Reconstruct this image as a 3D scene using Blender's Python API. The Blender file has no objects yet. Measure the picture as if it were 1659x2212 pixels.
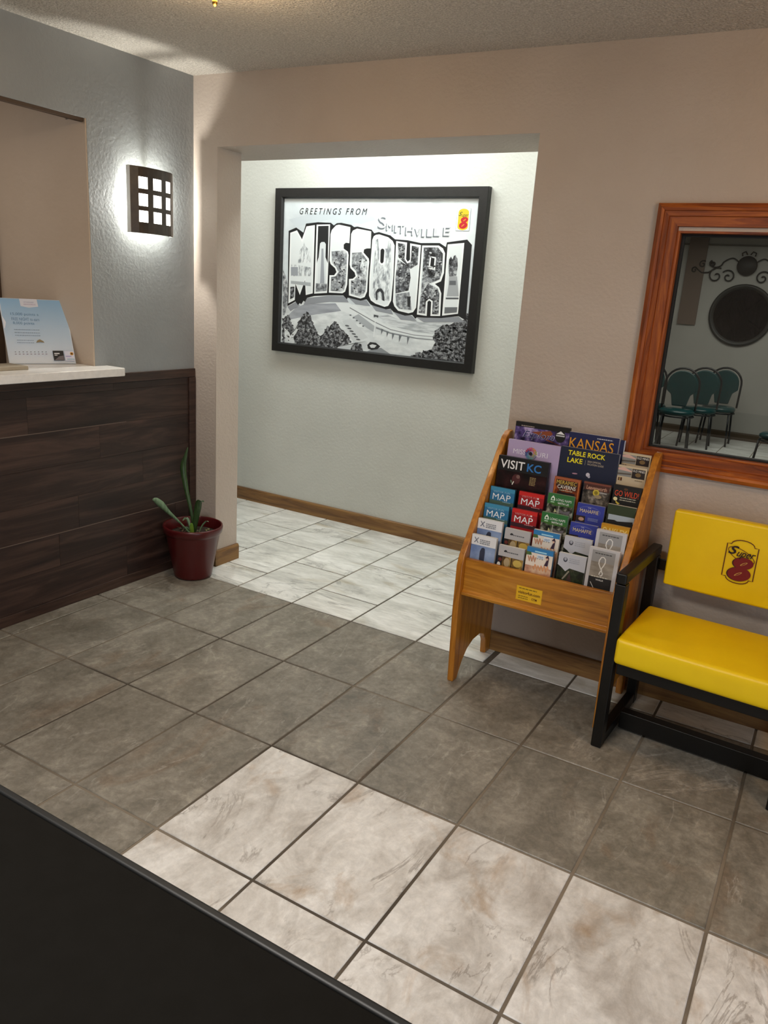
import bpy, bmesh, math, random
from mathutils import Vector, Matrix
PI = math.pi
S = 0.35                      # metres per floor-tile width; lengths below are written in tile widths
scene = bpy.context.scene
COL = scene.collection
random.seed(7)

# ------------------------------------------------------------------ camera
cd = bpy.data.cameras.new('camera'); cam = bpy.data.objects.new('camera', cd); COL.objects.link(cam)
R = [[0.85778, 0.5099831, 0.0642708], [0.1926131, -0.2029799, -0.9600518], [-0.4765645, 0.8358926, -0.2723415]]                     # rows: right, down, forward
cam.matrix_world = Matrix(((R[0][0], -R[1][0], -R[2][0], 2.47696),
                           (R[0][1], -R[1][1], -R[2][1], -2.87201),
                           (R[0][2], -R[1][2], -R[2][2], 1.50096), (0, 0, 0, 1)))
cd.sensor_fit = 'HORIZONTAL'; cd.sensor_width = 36.0; cd.lens = 36.2023
cd.clip_start = 0.02; cd.clip_end = 60
scene.camera = cam
# ------------------------------------------------------------------ world, exposure
w = bpy.data.worlds.new('world'); scene.world = w; w.use_nodes = True
w.node_tree.nodes['Background'].inputs[0].default_value = (0.02, 0.022, 0.026, 1)
w.node_tree.nodes['Background'].inputs[1].default_value = 0.3
vs = scene.view_settings
vs.view_transform = 'Standard'; vs.look = 'None'; vs.gamma = 1.0; vs.use_curve_mapping = False
vs.exposure = 0.0

def lamp(name, kind, loc, power, color, size=0.1, size_y=None, rot=(0, 0, 0), spread=None):
    ld = bpy.data.lights.new(name, kind); ld.energy = power; ld.color = color
    if kind == 'AREA':
        ld.size = size * S
        if size_y: ld.shape = 'RECTANGLE'; ld.size_y = size_y * S
        if spread: ld.spread = spread
    else:
        ld.shadow_soft_size = size * S
    o = bpy.data.objects.new(name, ld); COL.objects.link(o)
    o.location = Vector(loc) * S; o.rotation_euler = rot
    return o
# lobby lamp (just above the top edge of the picture) and two added fills
lamp('lobby_lamp_light', 'POINT', (1.74, -2.42, 6.45), 5, (1.0, 0.74, 0.46), 0.25)
lamp('waiting_area_fill_light', 'POINT', (8.6, -2.6, 6.30), 14, (1.0, 0.62, 0.28), 0.4)  # unseen warm fill added to brighten the upper right wall
lamp('entrance_fill_light', 'AREA', (4.4, -7.2, 6.58), 35, (1.0, 0.93, 0.86), 1.6, 1.6)  # unseen overhead fill added to brighten the foreground floor and walls
# assumed daylight: unseen area lamp by the solid right wall, no entrance built there
lamp('assumed_daylight', 'AREA', (11.7, -8.0, 2.4), 34, (0.70, 0.84, 1.0), 4.0, 5.5, (0, PI / 2, 0))
# corridor ceiling panel, assumed and out of view, then two added unseen fill lights
lamp('assumed_corridor_light', 'AREA', (-0.15, 2.45, 7.56), 18, (0.96, 1.0, 0.98), 2.8, 0.6)
lamp('corridor_end_fill', 'AREA', (2.9, 1.9, 7.50), 7.0, (0.97, 1.0, 0.96), 1.0, 0.6)  # unseen fill added to even out the corridor wall
lamp('corridor_far_fill', 'AREA', (-3.6, 1.9, 7.50), 6.0, (0.97, 1.0, 0.96), 1.0, 0.6)  # second added fill, out of view at the other corridor end
# unseen lamp assumed in the office behind the counter
lamp('assumed_office_light', 'AREA', (-3.6, -4.5, 6.8), 10, (1.0, 0.92, 0.84), 2.5, 2.5)
# unseen ceiling lamp assumed for the breakfast room
lamp('assumed_breakfast_light', 'AREA', (4.5, 16.0, 6.8), 50, (1.0, 0.98, 0.93), 6, 6)

# ------------------------------------------------------------------ materials
def srgb(h):
    h = h.lstrip('#'); c = [int(h[i:i+2], 16) / 255 for i in (0, 2, 4)]
    return tuple(x / 12.92 if x <= 0.04045 else ((x + 0.055) / 1.055) ** 2.4 for x in c)
MATS = {}
def base_mat(name):
    m = bpy.data.materials.new(name); m.use_nodes = True
    return m, m.node_tree.nodes, m.node_tree.links, m.node_tree.nodes['Principled BSDF']
def plain(hexc, rough=0.6, metal=0.0, spec=0.5, name=None, coat=0):
    key = (hexc, rough, metal, spec, coat)
    if key in MATS: return MATS[key]
    m, n, l, b = base_mat(name or 'paint_' + hexc.strip('#'))
    b.inputs['Base Color'].default_value = (*srgb(hexc), 1)
    b.inputs['Roughness'].default_value = rough; b.inputs['Metallic'].default_value = metal
    b.inputs['Specular IOR Level'].default_value = spec; b.inputs['Coat Weight'].default_value = coat
    MATS[key] = m; return m
def ramp(n, stops):
    r = n.new('ShaderNodeValToRGB'); e = r.color_ramp.elements
    while len(e) < len(stops): e.new(0.5)
    for k, (p, c) in enumerate(stops): e[k].position = p; e[k].color = (*srgb(c), 1) if isinstance(c, str) else (c, c, c, 1)
    return r
def noisy(name, stops, scale=20, detail=6, rough=0.6, stretch=(1, 1, 1), bump=0.0, bscale=None, dist=0.0, spec=0.5, rand=0.0, coat=0, bdist=0.002, nr=0.55):
    """procedural: noise -> colour ramp, optional bump and a per-object offset and tone"""
    m, n, l, b = base_mat(name)
    tc = n.new('ShaderNodeTexCoord'); mp = n.new('ShaderNodeMapping'); mp.inputs['Scale'].default_value = stretch
    l.new(tc.outputs['Object'], mp.inputs['Vector'])
    if rand:
        oi = n.new('ShaderNodeObjectInfo'); mu = n.new('ShaderNodeMath'); mu.operation = 'MULTIPLY'; mu.inputs[1].default_value = 37.0
        cx = n.new('ShaderNodeCombineXYZ'); l.new(oi.outputs['Random'], mu.inputs[0])
        l.new(mu.outputs[0], cx.inputs[0]); l.new(mu.outputs[0], cx.inputs[1]); l.new(mu.outputs[0], cx.inputs[2]); l.new(cx.outputs[0], mp.inputs['Location'])
    nz = n.new('ShaderNodeTexNoise'); nz.inputs['Scale'].default_value = scale; nz.inputs['Detail'].default_value = detail
    nz.inputs['Distortion'].default_value = dist; nz.inputs['Roughness'].default_value = nr
    l.new(mp.outputs[0], nz.inputs['Vector'])
    r = ramp(n, stops); l.new(nz.outputs['Fac'], r.inputs['Fac'])
    last = r.outputs['Color']
    if rand:
        hv = n.new('ShaderNodeHueSaturation'); ma = n.new('ShaderNodeMapRange'); ma.inputs[3].default_value = 1 - rand; ma.inputs[4].default_value = 1 + rand
        l.new(oi.outputs['Random'], ma.inputs[0]); l.new(ma.outputs[0], hv.inputs['Value']); l.new(last, hv.inputs['Color']); last = hv.outputs['Color']
    l.new(last, b.inputs['Base Color'])
    b.inputs['Roughness'].default_value = rough; b.inputs['Specular IOR Level'].default_value = spec; b.inputs['Coat Weight'].default_value = coat
    if bump:
        n2 = n.new('ShaderNodeTexNoise'); n2.inputs['Scale'].default_value = bscale or scale; n2.inputs['Detail'].default_value = 3
        l.new(mp.outputs[0] if rand else tc.outputs['Object'], n2.inputs['Vector'])
        bp = n.new('ShaderNodeBump'); bp.inputs['Strength'].default_value = bump; bp.inputs['Distance'].default_value = bdist
        l.new(n2.outputs['Fac'], bp.inputs['Height']); l.new(bp.outputs[0], b.inputs['Normal'])
    return m
def emit(name, hexc, strength):
    m, n, l, b = base_mat(name)
    b.inputs['Base Color'].default_value = (*srgb(hexc), 1)
    b.inputs['Emission Color'].default_value = (*srgb(hexc), 1); b.inputs['Emission Strength'].default_value = strength
    return m
def wood(name, dark, mid, light, axis='x', rough=0.4, bump=0.1, scale=1.0, rand=0.08, coat=0.0):
    st = {'x': (1.2, 16, 16), 'y': (16, 1.2, 16), 'z': (16, 16, 1.2)}[axis]
    m, n, l, b = base_mat(name)
    tc = n.new('ShaderNodeTexCoord'); mp = n.new('ShaderNodeMapping'); mp.inputs['Scale'].default_value = [s * scale for s in st]
    oi = n.new('ShaderNodeObjectInfo'); mu = n.new('ShaderNodeMath'); mu.operation = 'MULTIPLY'; mu.inputs[1].default_value = 23.0
    cx = n.new('ShaderNodeCombineXYZ'); l.new(oi.outputs['Random'], mu.inputs[0])
    for k in range(3): l.new(mu.outputs[0], cx.inputs[k])
    l.new(cx.outputs[0], mp.inputs['Location']); l.new(tc.outputs['Object'], mp.inputs['Vector'])
    nz = n.new('ShaderNodeTexNoise'); nz.inputs['Scale'].default_value = 2.2; nz.inputs['Detail'].default_value = 9; nz.inputs['Distortion'].default_value = 1.1; nz.inputs['Roughness'].default_value = 0.62
    l.new(mp.outputs[0], nz.inputs['Vector'])
    r = ramp(n, [(0.30, dark), (0.48, mid), (0.66, light)]); l.new(nz.outputs['Fac'], r.inputs['Fac'])
    hv = n.new('ShaderNodeHueSaturation'); ma = n.new('ShaderNodeMapRange'); ma.inputs[3].default_value = 1 - rand; ma.inputs[4].default_value = 1 + rand
    l.new(oi.outputs['Random'], ma.inputs[0]); l.new(ma.outputs[0], hv.inputs['Value']); l.new(r.outputs[0], hv.inputs['Color']); l.new(hv.outputs[0], b.inputs['Base Color'])
    b.inputs['Roughness'].default_value = rough; b.inputs['Coat Weight'].default_value = coat
    bp = n.new('ShaderNodeBump'); bp.inputs['Strength'].default_value = bump; bp.inputs['Distance'].default_value = 0.001
    l.new(nz.outputs['Fac'], bp.inputs['Height']); l.new(bp.outputs[0], b.inputs['Normal'])
    return m
def tile_mat(name, stops, stain, vein, rough, rand, flow=(1, 1, 1), fl=(.70, 1.35)):
    m, n, l, b = base_mat(name)
    tc = n.new('ShaderNodeTexCoord'); mp = n.new('ShaderNodeMapping')
    oi = n.new('ShaderNodeObjectInfo'); mu = n.new('ShaderNodeMath'); mu.operation = 'MULTIPLY'; mu.inputs[1].default_value = 51.0
    cx = n.new('ShaderNodeCombineXYZ'); l.new(oi.outputs['Random'], mu.inputs[0])
    for k in range(3): l.new(mu.outputs[0], cx.inputs[k])
    l.new(cx.outputs[0], mp.inputs['Location']); l.new(tc.outputs['Object'], mp.inputs['Vector'])
    def noise(scale, detail, dist, st=(1, 1, 1), rg=0.6):
        st = tuple(p * q for p, q in zip(st, flow))
        m2 = n.new('ShaderNodeMapping'); m2.inputs['Scale'].default_value = st; l.new(mp.outputs[0], m2.inputs['Vector'])
        z = n.new('ShaderNodeTexNoise'); z.inputs['Scale'].default_value = scale; z.inputs['Detail'].default_value = detail
        z.inputs['Distortion'].default_value = dist; z.inputs['Roughness'].default_value = rg; l.new(m2.outputs[0], z.inputs['Vector']); return z
    a = noise(7, 8, 0.6, (1.2, 0.7, 1), 0.66); ra = ramp(n, stops); l.new(a.outputs['Fac'], ra.inputs['Fac'])
    # warm clay stains in soft patches
    s2 = noise(3.2, 5, 1.2, (1.6, .8, 1)); rs = ramp(n, [(0.58, 0.0), (0.70, 0.55)]); l.new(s2.outputs['Fac'], rs.inputs['Fac'])
    mx = n.new('ShaderNodeMixRGB'); mx.inputs[2].default_value = (*srgb(stain), 1); l.new(rs.outputs[0], mx.inputs[0]); l.new(ra.outputs[0], mx.inputs[1])
    # thin veins
    v = noise(2.6, 7, 1.6, (1.5, .6, 1)); rv = ramp(n, [(0.482, 0.0), (0.5, 0.6), (0.518, 0.0)]); l.new(v.outputs['Fac'], rv.inputs['Fac'])
    vm = noise(5, 2, 0); rvm = ramp(n, [(0.48, 0.0), (0.6, 1.0)]); l.new(vm.outputs['Fac'], rvm.inputs['Fac'])
    mm = n.new('ShaderNodeMath'); mm.operation = 'MULTIPLY'; l.new(rv.outputs[0], mm.inputs[0]); l.new(rvm.outputs[0], mm.inputs[1])
    mx2 = n.new('ShaderNodeMixRGB'); mx2.inputs[2].default_value = (*srgb(vein), 1); l.new(mm.outputs[0], mx2.inputs[0]); l.new(mx.outputs[0], mx2.inputs[1])
    # fine flecks
    f = noise(38, 6, 0.4, (1, 1, 1), .75); rf = ramp(n, [(0.30, fl[0]), (0.52, 1.0), (0.70, fl[1])]); l.new(f.outputs['Fac'], rf.inputs['Fac'])
    mf = n.new('ShaderNodeMixRGB'); mf.blend_type = 'MULTIPLY'; mf.inputs[0].default_value = 1; l.new(mx2.outputs[0], mf.inputs[1]); l.new(rf.outputs[0], mf.inputs[2])
    hv = n.new('ShaderNodeHueSaturation'); ma = n.new('ShaderNodeMapRange'); ma.inputs[3].default_value = 1 - rand; ma.inputs[4].default_value = 1 + rand
    l.new(oi.outputs['Random'], ma.inputs[0]); l.new(ma.outputs[0], hv.inputs['Value']); l.new(mf.outputs[0], hv.inputs['Color']); l.new(hv.outputs[0], b.inputs['Base Color'])
    b.inputs['Roughness'].default_value = rough
    bp = n.new('ShaderNodeBump'); bp.inputs['Strength'].default_value = 0.35; bp.inputs['Distance'].default_value = 0.002
    l.new(a.outputs['Fac'], bp.inputs['Height']); l.new(bp.outputs[0], b.inputs['Normal'])
    return m

M = {}
def wallp(name, a, c, bs=70, st=.55, bd=.004, rough=.55): return noisy(name, [(0.3, a), (0.7, c)], scale=2.5, rough=rough, bump=st, bscale=bs, bdist=bd)
M['wall_beige'] = wallp('wall_beige', '#b9ab9e', '#c2b5a9')
M['wall_grey'] = wallp('wall_grey_green', '#8a8e8f', '#939798', 75, .5, .0028)
M['wall_corridor'] = wallp('wall_corridor', '#c6c8c2', '#ced0ca', 60, .35)
M['wall_office'] = wallp('wall_office', '#b9a692', '#c1af9c', 40, .25)
M['wall_far'] = wallp('wall_far', '#a3a099', '#aaa7a0', 40, .2)
M['ceiling'] = noisy('popcorn_ceiling', [(0.35, '#b8b0a4'), (0.55, '#d2cabe'), (0.75, '#e6dfd4')], scale=150, detail=3, rough=.9, bump=1.0, bscale=110, bdist=.012)
M['grout'] = noisy('grout', [(0.42, '#4f473d'), (0.58, '#857a6b')], scale=1.1, rough=.9, bump=.3, bscale=300)
M['grout_dark'] = plain('#665e53', .9)
M['tile_dark'] = tile_mat('tile_slate', [(0.26, '#6a655a'), (0.5, '#878176'), (0.74, '#a29c90')], '#806e5c', '#b0aaa0', .42, .06)
M['tile_light'] = tile_mat('tile_marble', [(0.30, '#b1aaa2'), (0.46, '#d0ccc6'), (0.62, '#e8e6e2')], '#a5845c', '#776a5e', .36, .03, (1, 1, 1), (.86, 1.12))
M['tile_hall'] = tile_mat('tile_marble_hall', [(0.30, '#b4b5b0'), (0.46, '#d8d8d2'), (0.62, '#eeeeea')], '#a89a78', '#83837e', .30, .03, (.3, 1.5, 1), (.85, 1.15))
M['plank'] = wood('dark_laminate', '#1a110f', '#2e1f1b', '#4a362e', 'y', .45, .2, .5, .10)
M['plank_trim'] = wood('dark_laminate_trim', '#211512', '#38261f', '#4d382e', 'y', .45, .2)
M['oak_x'] = wood('honey_oak_x', '#8f560e', '#b5741a', '#c98a2c', 'x', .38, .08, 1, .03, .25)
M['oak_z'] = wood('honey_oak_z', '#8a500e', '#ad6c18', '#c28028', 'z', .38, .08, 1, .03, .25)
M['frame_x'] = wood('window_oak_x', '#4a1a03', '#8e430c', '#b8661c', 'x', .5, .1, 1.1, .03)
M['frame_z'] = wood('window_oak_z', '#4a1a03', '#8e430c', '#b8661c', 'z', .5, .1, 1.1, .03)
M['base_x'] = wood('baseboard_oak_x', '#5c3e20', '#7e5a32', '#94703f', 'x', .5, .08, 1.0, .03)
M['base_y'] = wood('baseboard_oak_y', '#5c3e20', '#7e5a32', '#94703f', 'y', .5, .08, 1.0, .03)
M['yellow'] = noisy('yellow_vinyl', [(0.3, '#f0c800'), (0.7, '#f6d002')], scale=9, rough=.42, bump=.15, bscale=260, bdist=.0006)
M['black_frame'] = plain('#080706', .42, 0, .4, 'black_lacquer')
M['pic_frame'] = noisy('black_frame', [(0.4, '#141414'), (0.6, '#191919')], scale=50, rough=.45)
M['black_table'] = noisy('black_laminate', [(0.4, '#080603'), (0.6, '#0a0805')], scale=30, rough=.8, spec=.12, bump=.06, bscale=400)
M['edge_rubber'] = plain('#07090a', .5, 0, .5, 'black_rubber_edge')
M['counter'] = noisy('white_solid_surface', [(0.4, '#e2e0dc'), (0.6, '#eae8e4')], scale=40, rough=.3)
M['bronze'] = noisy('bronze_metal', [(0.3, '#2c2119'), (0.7, '#43372b')], scale=30, rough=.38, spec=.6)
M['pot'] = plain('#4b0b0d', .3, 0, .5, 'red_plastic_pot')
M['soil'] = noisy('potting_soil', [(0.35, '#120c08'), (0.55, '#2e2015'), (0.75, '#5a3f22')], scale=120, rough=.95, bump=1, bscale=90, bdist=.01)
M['leaf'] = noisy('strap_leaf', [(0.3, '#1f3418'), (0.7, '#3f5a30')], scale=6, stretch=(30, 30, 1), rough=.4)
M['leaf_pale'] = noisy('pale_leaf', [(0.3, '#4f6b4a'), (0.7, '#7e9a78')], scale=6, stretch=(1, 30, 1), rough=.45)
M['teal'] = noisy('teal_vinyl', [(0.3, '#0e3536'), (0.7, '#134445')], scale=6, rough=.28)
M['iron'] = plain('#1d1a15', .5, .3, .5, 'wrought_iron')
M['dark_mirror'] = plain('#8f9793', .06, 1.0, .5, 'mirror_glass')
M['brass'] = plain('#c89a45', .22, 1.0, .5, 'brass')
M['bowl'] = emit('lamp_glass', '#ffd08a', 9.0)
M['panel_glow'] = emit('panel_diffuser', '#f3fff8', 5.0)
M['bulb'] = emit('bulb_glass', '#fffbe8', 20.0)
M['lens'] = emit('sconce_lens', '#fffdf4', 5.0)
M['white_metal'] = plain('#d8d8d4', .4)
M['paper_edge'] = plain('#c9c6c0', .8)
# prints
M['p_foliage'] = noisy('print_foliage', [(0.44, '#16171a'), (0.5, '#4c4e52'), (0.57, '#9da1a5')], scale=48, detail=8, rough=.5, nr=.75)
M['p_photo'] = noisy('print_photo', [(0.36, '#3a3c40'), (0.5, '#8e9398'), (0.62, '#d3d8da')], scale=30, detail=8, rough=.5, nr=.72)
M['p_photo_dark'] = noisy('print_photo_dark', [(0.40, '#16171a'), (0.52, '#5d6065'), (0.62, '#b9bec1')], scale=26, detail=8, rough=.5, nr=.7)
M['p_tower'] = noisy('print_tower', [(0.40, '#8a9096'), (0.5, '#c3cacd'), (0.6, '#e6ecee')], scale=34, detail=6, rough=.5, stretch=(2, 2, .7))
M['p_hill'] = noisy('print_hill', [(0.35, '#8b9099'), (0.6, '#abb0b8')], scale=10, stretch=(.4, 1, 3), rough=.5)
M['p_sky'] = noisy('print_sky', [(0.35, '#c0c9cf'), (0.5, '#d6dfe3'), (0.65, '#e6eef0')], scale=2.2, stretch=(1, 1, 1.6), rough=.5)
M['p_water'] = noisy('print_water', [(0.35, '#c9d0d3'), (0.65, '#e4eaec')], scale=12, stretch=(1, 1, 3), rough=.5)
M['p_ripple'] = noisy('print_ripple', [(0.4, '#9fa6ab'), (0.6, '#d5dbde')], scale=14, stretch=(.6, 1, 5), rough=.5)
M['p_forest'] = noisy('print_forest', [(0.4, '#10160a'), (0.55, '#2a3420'), (0.7, '#4a4436')], scale=40, detail=6, rough=.35)
M['p_camp'] = noisy('print_camp', [(0.4, '#12140c'), (0.52, '#4c4d40'), (0.64, '#a9a89a')], scale=55, detail=6, rough=.35)
M['p_cave'] = noisy('print_cave', [(0.38, '#2a0f06'), (0.52, '#8a3c18'), (0.66, '#c8763c')], scale=24, detail=6, rough=.35)
M['p_night'] = noisy('print_night', [(0.38, '#1a1030'), (0.5, '#5b4a86'), (0.6, '#b7a6cf')], scale=22, detail=7, rough=.35)
M['p_warm'] = noisy('print_warm', [(0.36, '#3a2418'), (0.5, '#8d6d3a'), (0.64, '#c9a95c')], scale=26, detail=7, rough=.35)
M['p_pink'] = noisy('print_pink', [(0.36, '#8a5a4a'), (0.5, '#c8957a'), (0.64, '#e6c6a4')], scale=18, detail=5, rough=.35)
M['p_stage'] = noisy('print_stage', [(0.42, '#0c0809'), (0.6, '#2a1214'), (0.75, '#4a2a2a')], scale=14, detail=5, rough=.3)
M['p_horses'] = noisy('print_horses', [(0.38, '#1c1a17'), (0.52, '#575048'), (0.66, '#a39a8c')], scale=34, detail=7, rough=.35)
M['p_cloudsky'] = noisy('print_cloud_sky', [(0.4, '#6f86b4'), (0.6, '#9db0d0'), (0.75, '#dfe6ee')], scale=8, rough=.35)
M['p_signsky'] = noisy('print_sign_sky', [(0.4, '#7ea6c8'), (0.7, '#9dbcd6')], scale=3, rough=.35)
M['p_stone'] = noisy('print_stone', [(0.4, '#8b8378'), (0.6, '#a8a095')], scale=12, stretch=(1, 1, 3), rough=.35)
def vgrad(name, stops, z0, z1):
    m, n, l, b = base_mat(name); tc = n.new('ShaderNodeTexCoord'); sx = n.new('ShaderNodeSeparateXYZ'); mr = n.new('ShaderNodeMapRange')
    mr.inputs[1].default_value = z0; mr.inputs[2].default_value = z1; r = ramp(n, stops)
    l.new(tc.outputs['Object'], sx.inputs[0]); l.new(sx.outputs[2], mr.inputs[0]); l.new(mr.outputs[0], r.inputs[0]); l.new(r.outputs[0], b.inputs['Base Color'])
    b.inputs['Roughness'].default_value = .4; return m
M['p_signsky'] = vgrad('print_sign_sky', [(0.0, '#d2dae4'), (0.45, '#b3c9dd'), (1.0, '#86b0d2')], 0, .3)
def mt(k):
    if k in M: return M[k]
    return plain(k, .55, name='ink_' + k.strip('#'))

# ------------------------------------------------------------------ mesh helpers (coordinates in tile widths)
class MB:
    def __init__(s): s.v = []; s.f = []; s.m = []; s.mats = []; s.sm = []
    def mi(s, m):
        m = M[m] if isinstance(m, str) and m in M else (mt(m) if isinstance(m, str) else m)
        if m not in s.mats: s.mats.append(m)
        return s.mats.index(m)
    def add(s, vs, fs, m, smooth=False):
        o = len(s.v); s.v += [tuple(p) for p in vs]; k = s.mi(m)
        for f in fs: s.f.append(tuple(i + o for i in f)); s.m.append(k); s.sm.append(smooth)
        return s
    def box(s, x0, x1, y0, y1, z0, z1, m):
        v = [(x, y, z) for x in (x0, x1) for y in (y0, y1) for z in (z0, z1)]
        return s.add(v, [(0, 1, 3, 2), (4, 6, 7, 5), (0, 4, 5, 1), (2, 3, 7, 6), (0, 2, 6, 4), (1, 5, 7, 3)], m)
    def prism(s, poly, a0, a1, axis, m, smooth=False):
        """polygon in the two other axes, extruded along axis from a0 to a1"""
        def P(p, a):
            return {'x': (a, p[0], p[1]), 'y': (p[0], a, p[1]), 'z': (p[0], p[1], a)}[axis]
        n = len(poly); v = [P(p, a0) for p in poly] + [P(p, a1) for p in poly]
        f = [tuple(range(n))[::-1], tuple(range(n, 2 * n))] + [(i, (i + 1) % n, n + (i + 1) % n, n + i) for i in range(n)]
        ar = sum(poly[i][0] * poly[(i + 1) % n][1] - poly[(i + 1) % n][0] * poly[i][1] for i in range(n))
        if (ar < 0) != (axis == 'y'): f = [q[::-1] for q in f]
        if a1 < a0: f = [q[::-1] for q in f]
        return s.add(v, f, m, smooth)
    def tube(s, pts, r, m, n=8, closed=False, cap=True):
        pts = [Vector(p) for p in pts]; k = len(pts); rs = r if isinstance(r, (list, tuple)) else [r] * k
        v = []; up = None
        for i, p in enumerate(pts):
            a = pts[(i - 1) % k] if (i > 0 or closed) else p; b = pts[(i + 1) % k] if (i < k - 1 or closed) else p
            t = (b - a).normalized()
            if up is None: up = t.orthogonal().normalized()
            up = (up - t * up.dot(t)).normalized(); sd = t.cross(up)
            for j in range(n):
                an = 2 * PI * j / n; v.append(p + (up * math.cos(an) + sd * math.sin(an)) * rs[i])
        f = []
        for i in range(k if closed else k - 1):
            for j in range(n):
                a = i * n + j; b = i * n + (j + 1) % n; c = ((i + 1) % k) * n + (j + 1) % n; d = ((i + 1) % k) * n + j
                f.append((a, b, c, d))
        if cap and not closed: f += [tuple(range(n))[::-1], tuple(range((k - 1) * n, k * n))]
        return s.add(v, f, m, True)
    def lathe(s, prof, c, m, n=40, smooth=True):
        v = []; f = []; k = len(prof)
        for r, z in prof:
            for j in range(n): a = 2 * PI * j / n; v.append((c[0] + r * math.cos(a), c[1] + r * math.sin(a), c[2] + z))
        for i in range(k - 1):
            for j in range(n): f.append((i * n + j, i * n + (j + 1) % n, (i + 1) * n + (j + 1) % n, (i + 1) * n + j))
        if prof[0][0] > 1e-4: f.append(tuple(range(n))[::-1])
        if prof[-1][0] > 1e-4: f.append(tuple(range((k - 1) * n, k * n)))
        return s.add(v, f, m, smooth)
    def build(s, name, parent=None, origin=None, bevel=0, seg=2, local=False):
        """parent given: vertices are world positions unless local=True; origin places a top-level mesh"""
        if parent is not None and not local: off = PW[parent.name]
        elif parent is None and origin is not None: off = Vector(origin)
        else: off = Vector((0, 0, 0))
        me = bpy.data.meshes.new(name)
        me.from_pydata([tuple((Vector(p) - (off if not local else Vector((0, 0, 0)))) * S) for p in s.v], [], s.f)
        for m in s.mats: me.materials.append(m)
        for i, p in enumerate(me.polygons): p.material_index = s.m[i]; p.use_smooth = s.sm[i] or bevel > 0
        me.update()
        o = bpy.data.objects.new(name, me); COL.objects.link(o)
        if parent is not None:
            o.parent = parent; PW[o.name] = off
        else:
            o.location = off * S; PW[o.name] = off
        if bevel:
            b = o.modifiers.new('bevel', 'BEVEL'); b.width = bevel * S; b.segments = seg; b.limit_method = 'ANGLE'; b.angle_limit = math.radians(35)
            b.harden_normals = True
        return o
PW = {}
def tag(o, label=None, cat=None, group=None, kind=None):
    for k, v in (('label', label), ('category', cat), ('group', group), ('kind', kind)):
        if v: o[k] = v
    return o
def thing(name, label, cat, loc, group=None, rot=(0, 0, 0)):
    o = bpy.data.objects.new(name, None); COL.objects.link(o); o.location = Vector(loc) * S; o.rotation_euler = rot
    o.empty_display_size = .1; PW[o.name] = Vector(loc)
    return tag(o, label, cat, group)
def struct(o, label=None): return tag(o, label, None, None, 'structure')
def box(name, x0, x1, y0, y1, z0, z1, m, parent=None, bevel=0, local=False):
    b = MB().box(x0, x1, y0, y1, z0, z1, m)
    return b.build(name, parent, ((x0 + x1) / 2, (y0 + y1) / 2, z0) if parent is None else None, bevel, local=local)
def dup(o, parent=None):
    c = o.copy(); COL.objects.link(c)
    if parent is not None: c.parent = parent
    for ch in list(o.children): dup(ch, c)
    return c

# flat print and lettering -------------------------------------------------
TC = {}
def glyphs(txt, shear=0.0, bold=0.0, spacing=1.0):
    key = (txt, shear, bold, spacing)
    if key not in TC:
        cu = bpy.data.curves.new('t', 'FONT'); cu.body = txt; cu.shear = shear; cu.offset = bold; cu.resolution_u = 3; cu.space_character = spacing
        ob = bpy.data.objects.new('t', cu); COL.objects.link(ob)
        dg = bpy.context.evaluated_depsgraph_get(); me = ob.evaluated_get(dg).to_mesh()
        vs = [(v.co.x, v.co.y) for v in me.vertices]; fs = [tuple(p.vertices) for p in me.polygons]
        ob.evaluated_get(dg).to_mesh_clear(); bpy.data.objects.remove(ob); bpy.data.curves.remove(cu)
        xs = [v[0] for v in vs]; ys = [v[1] for v in vs]; x0, x1, y0, y1 = min(xs), max(xs), min(ys), max(ys)
        TC[key] = ([((x - x0) / (x1 - x0), (y - y0) / (y1 - y0)) for x, y in vs], fs)
    return TC[key]
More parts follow.
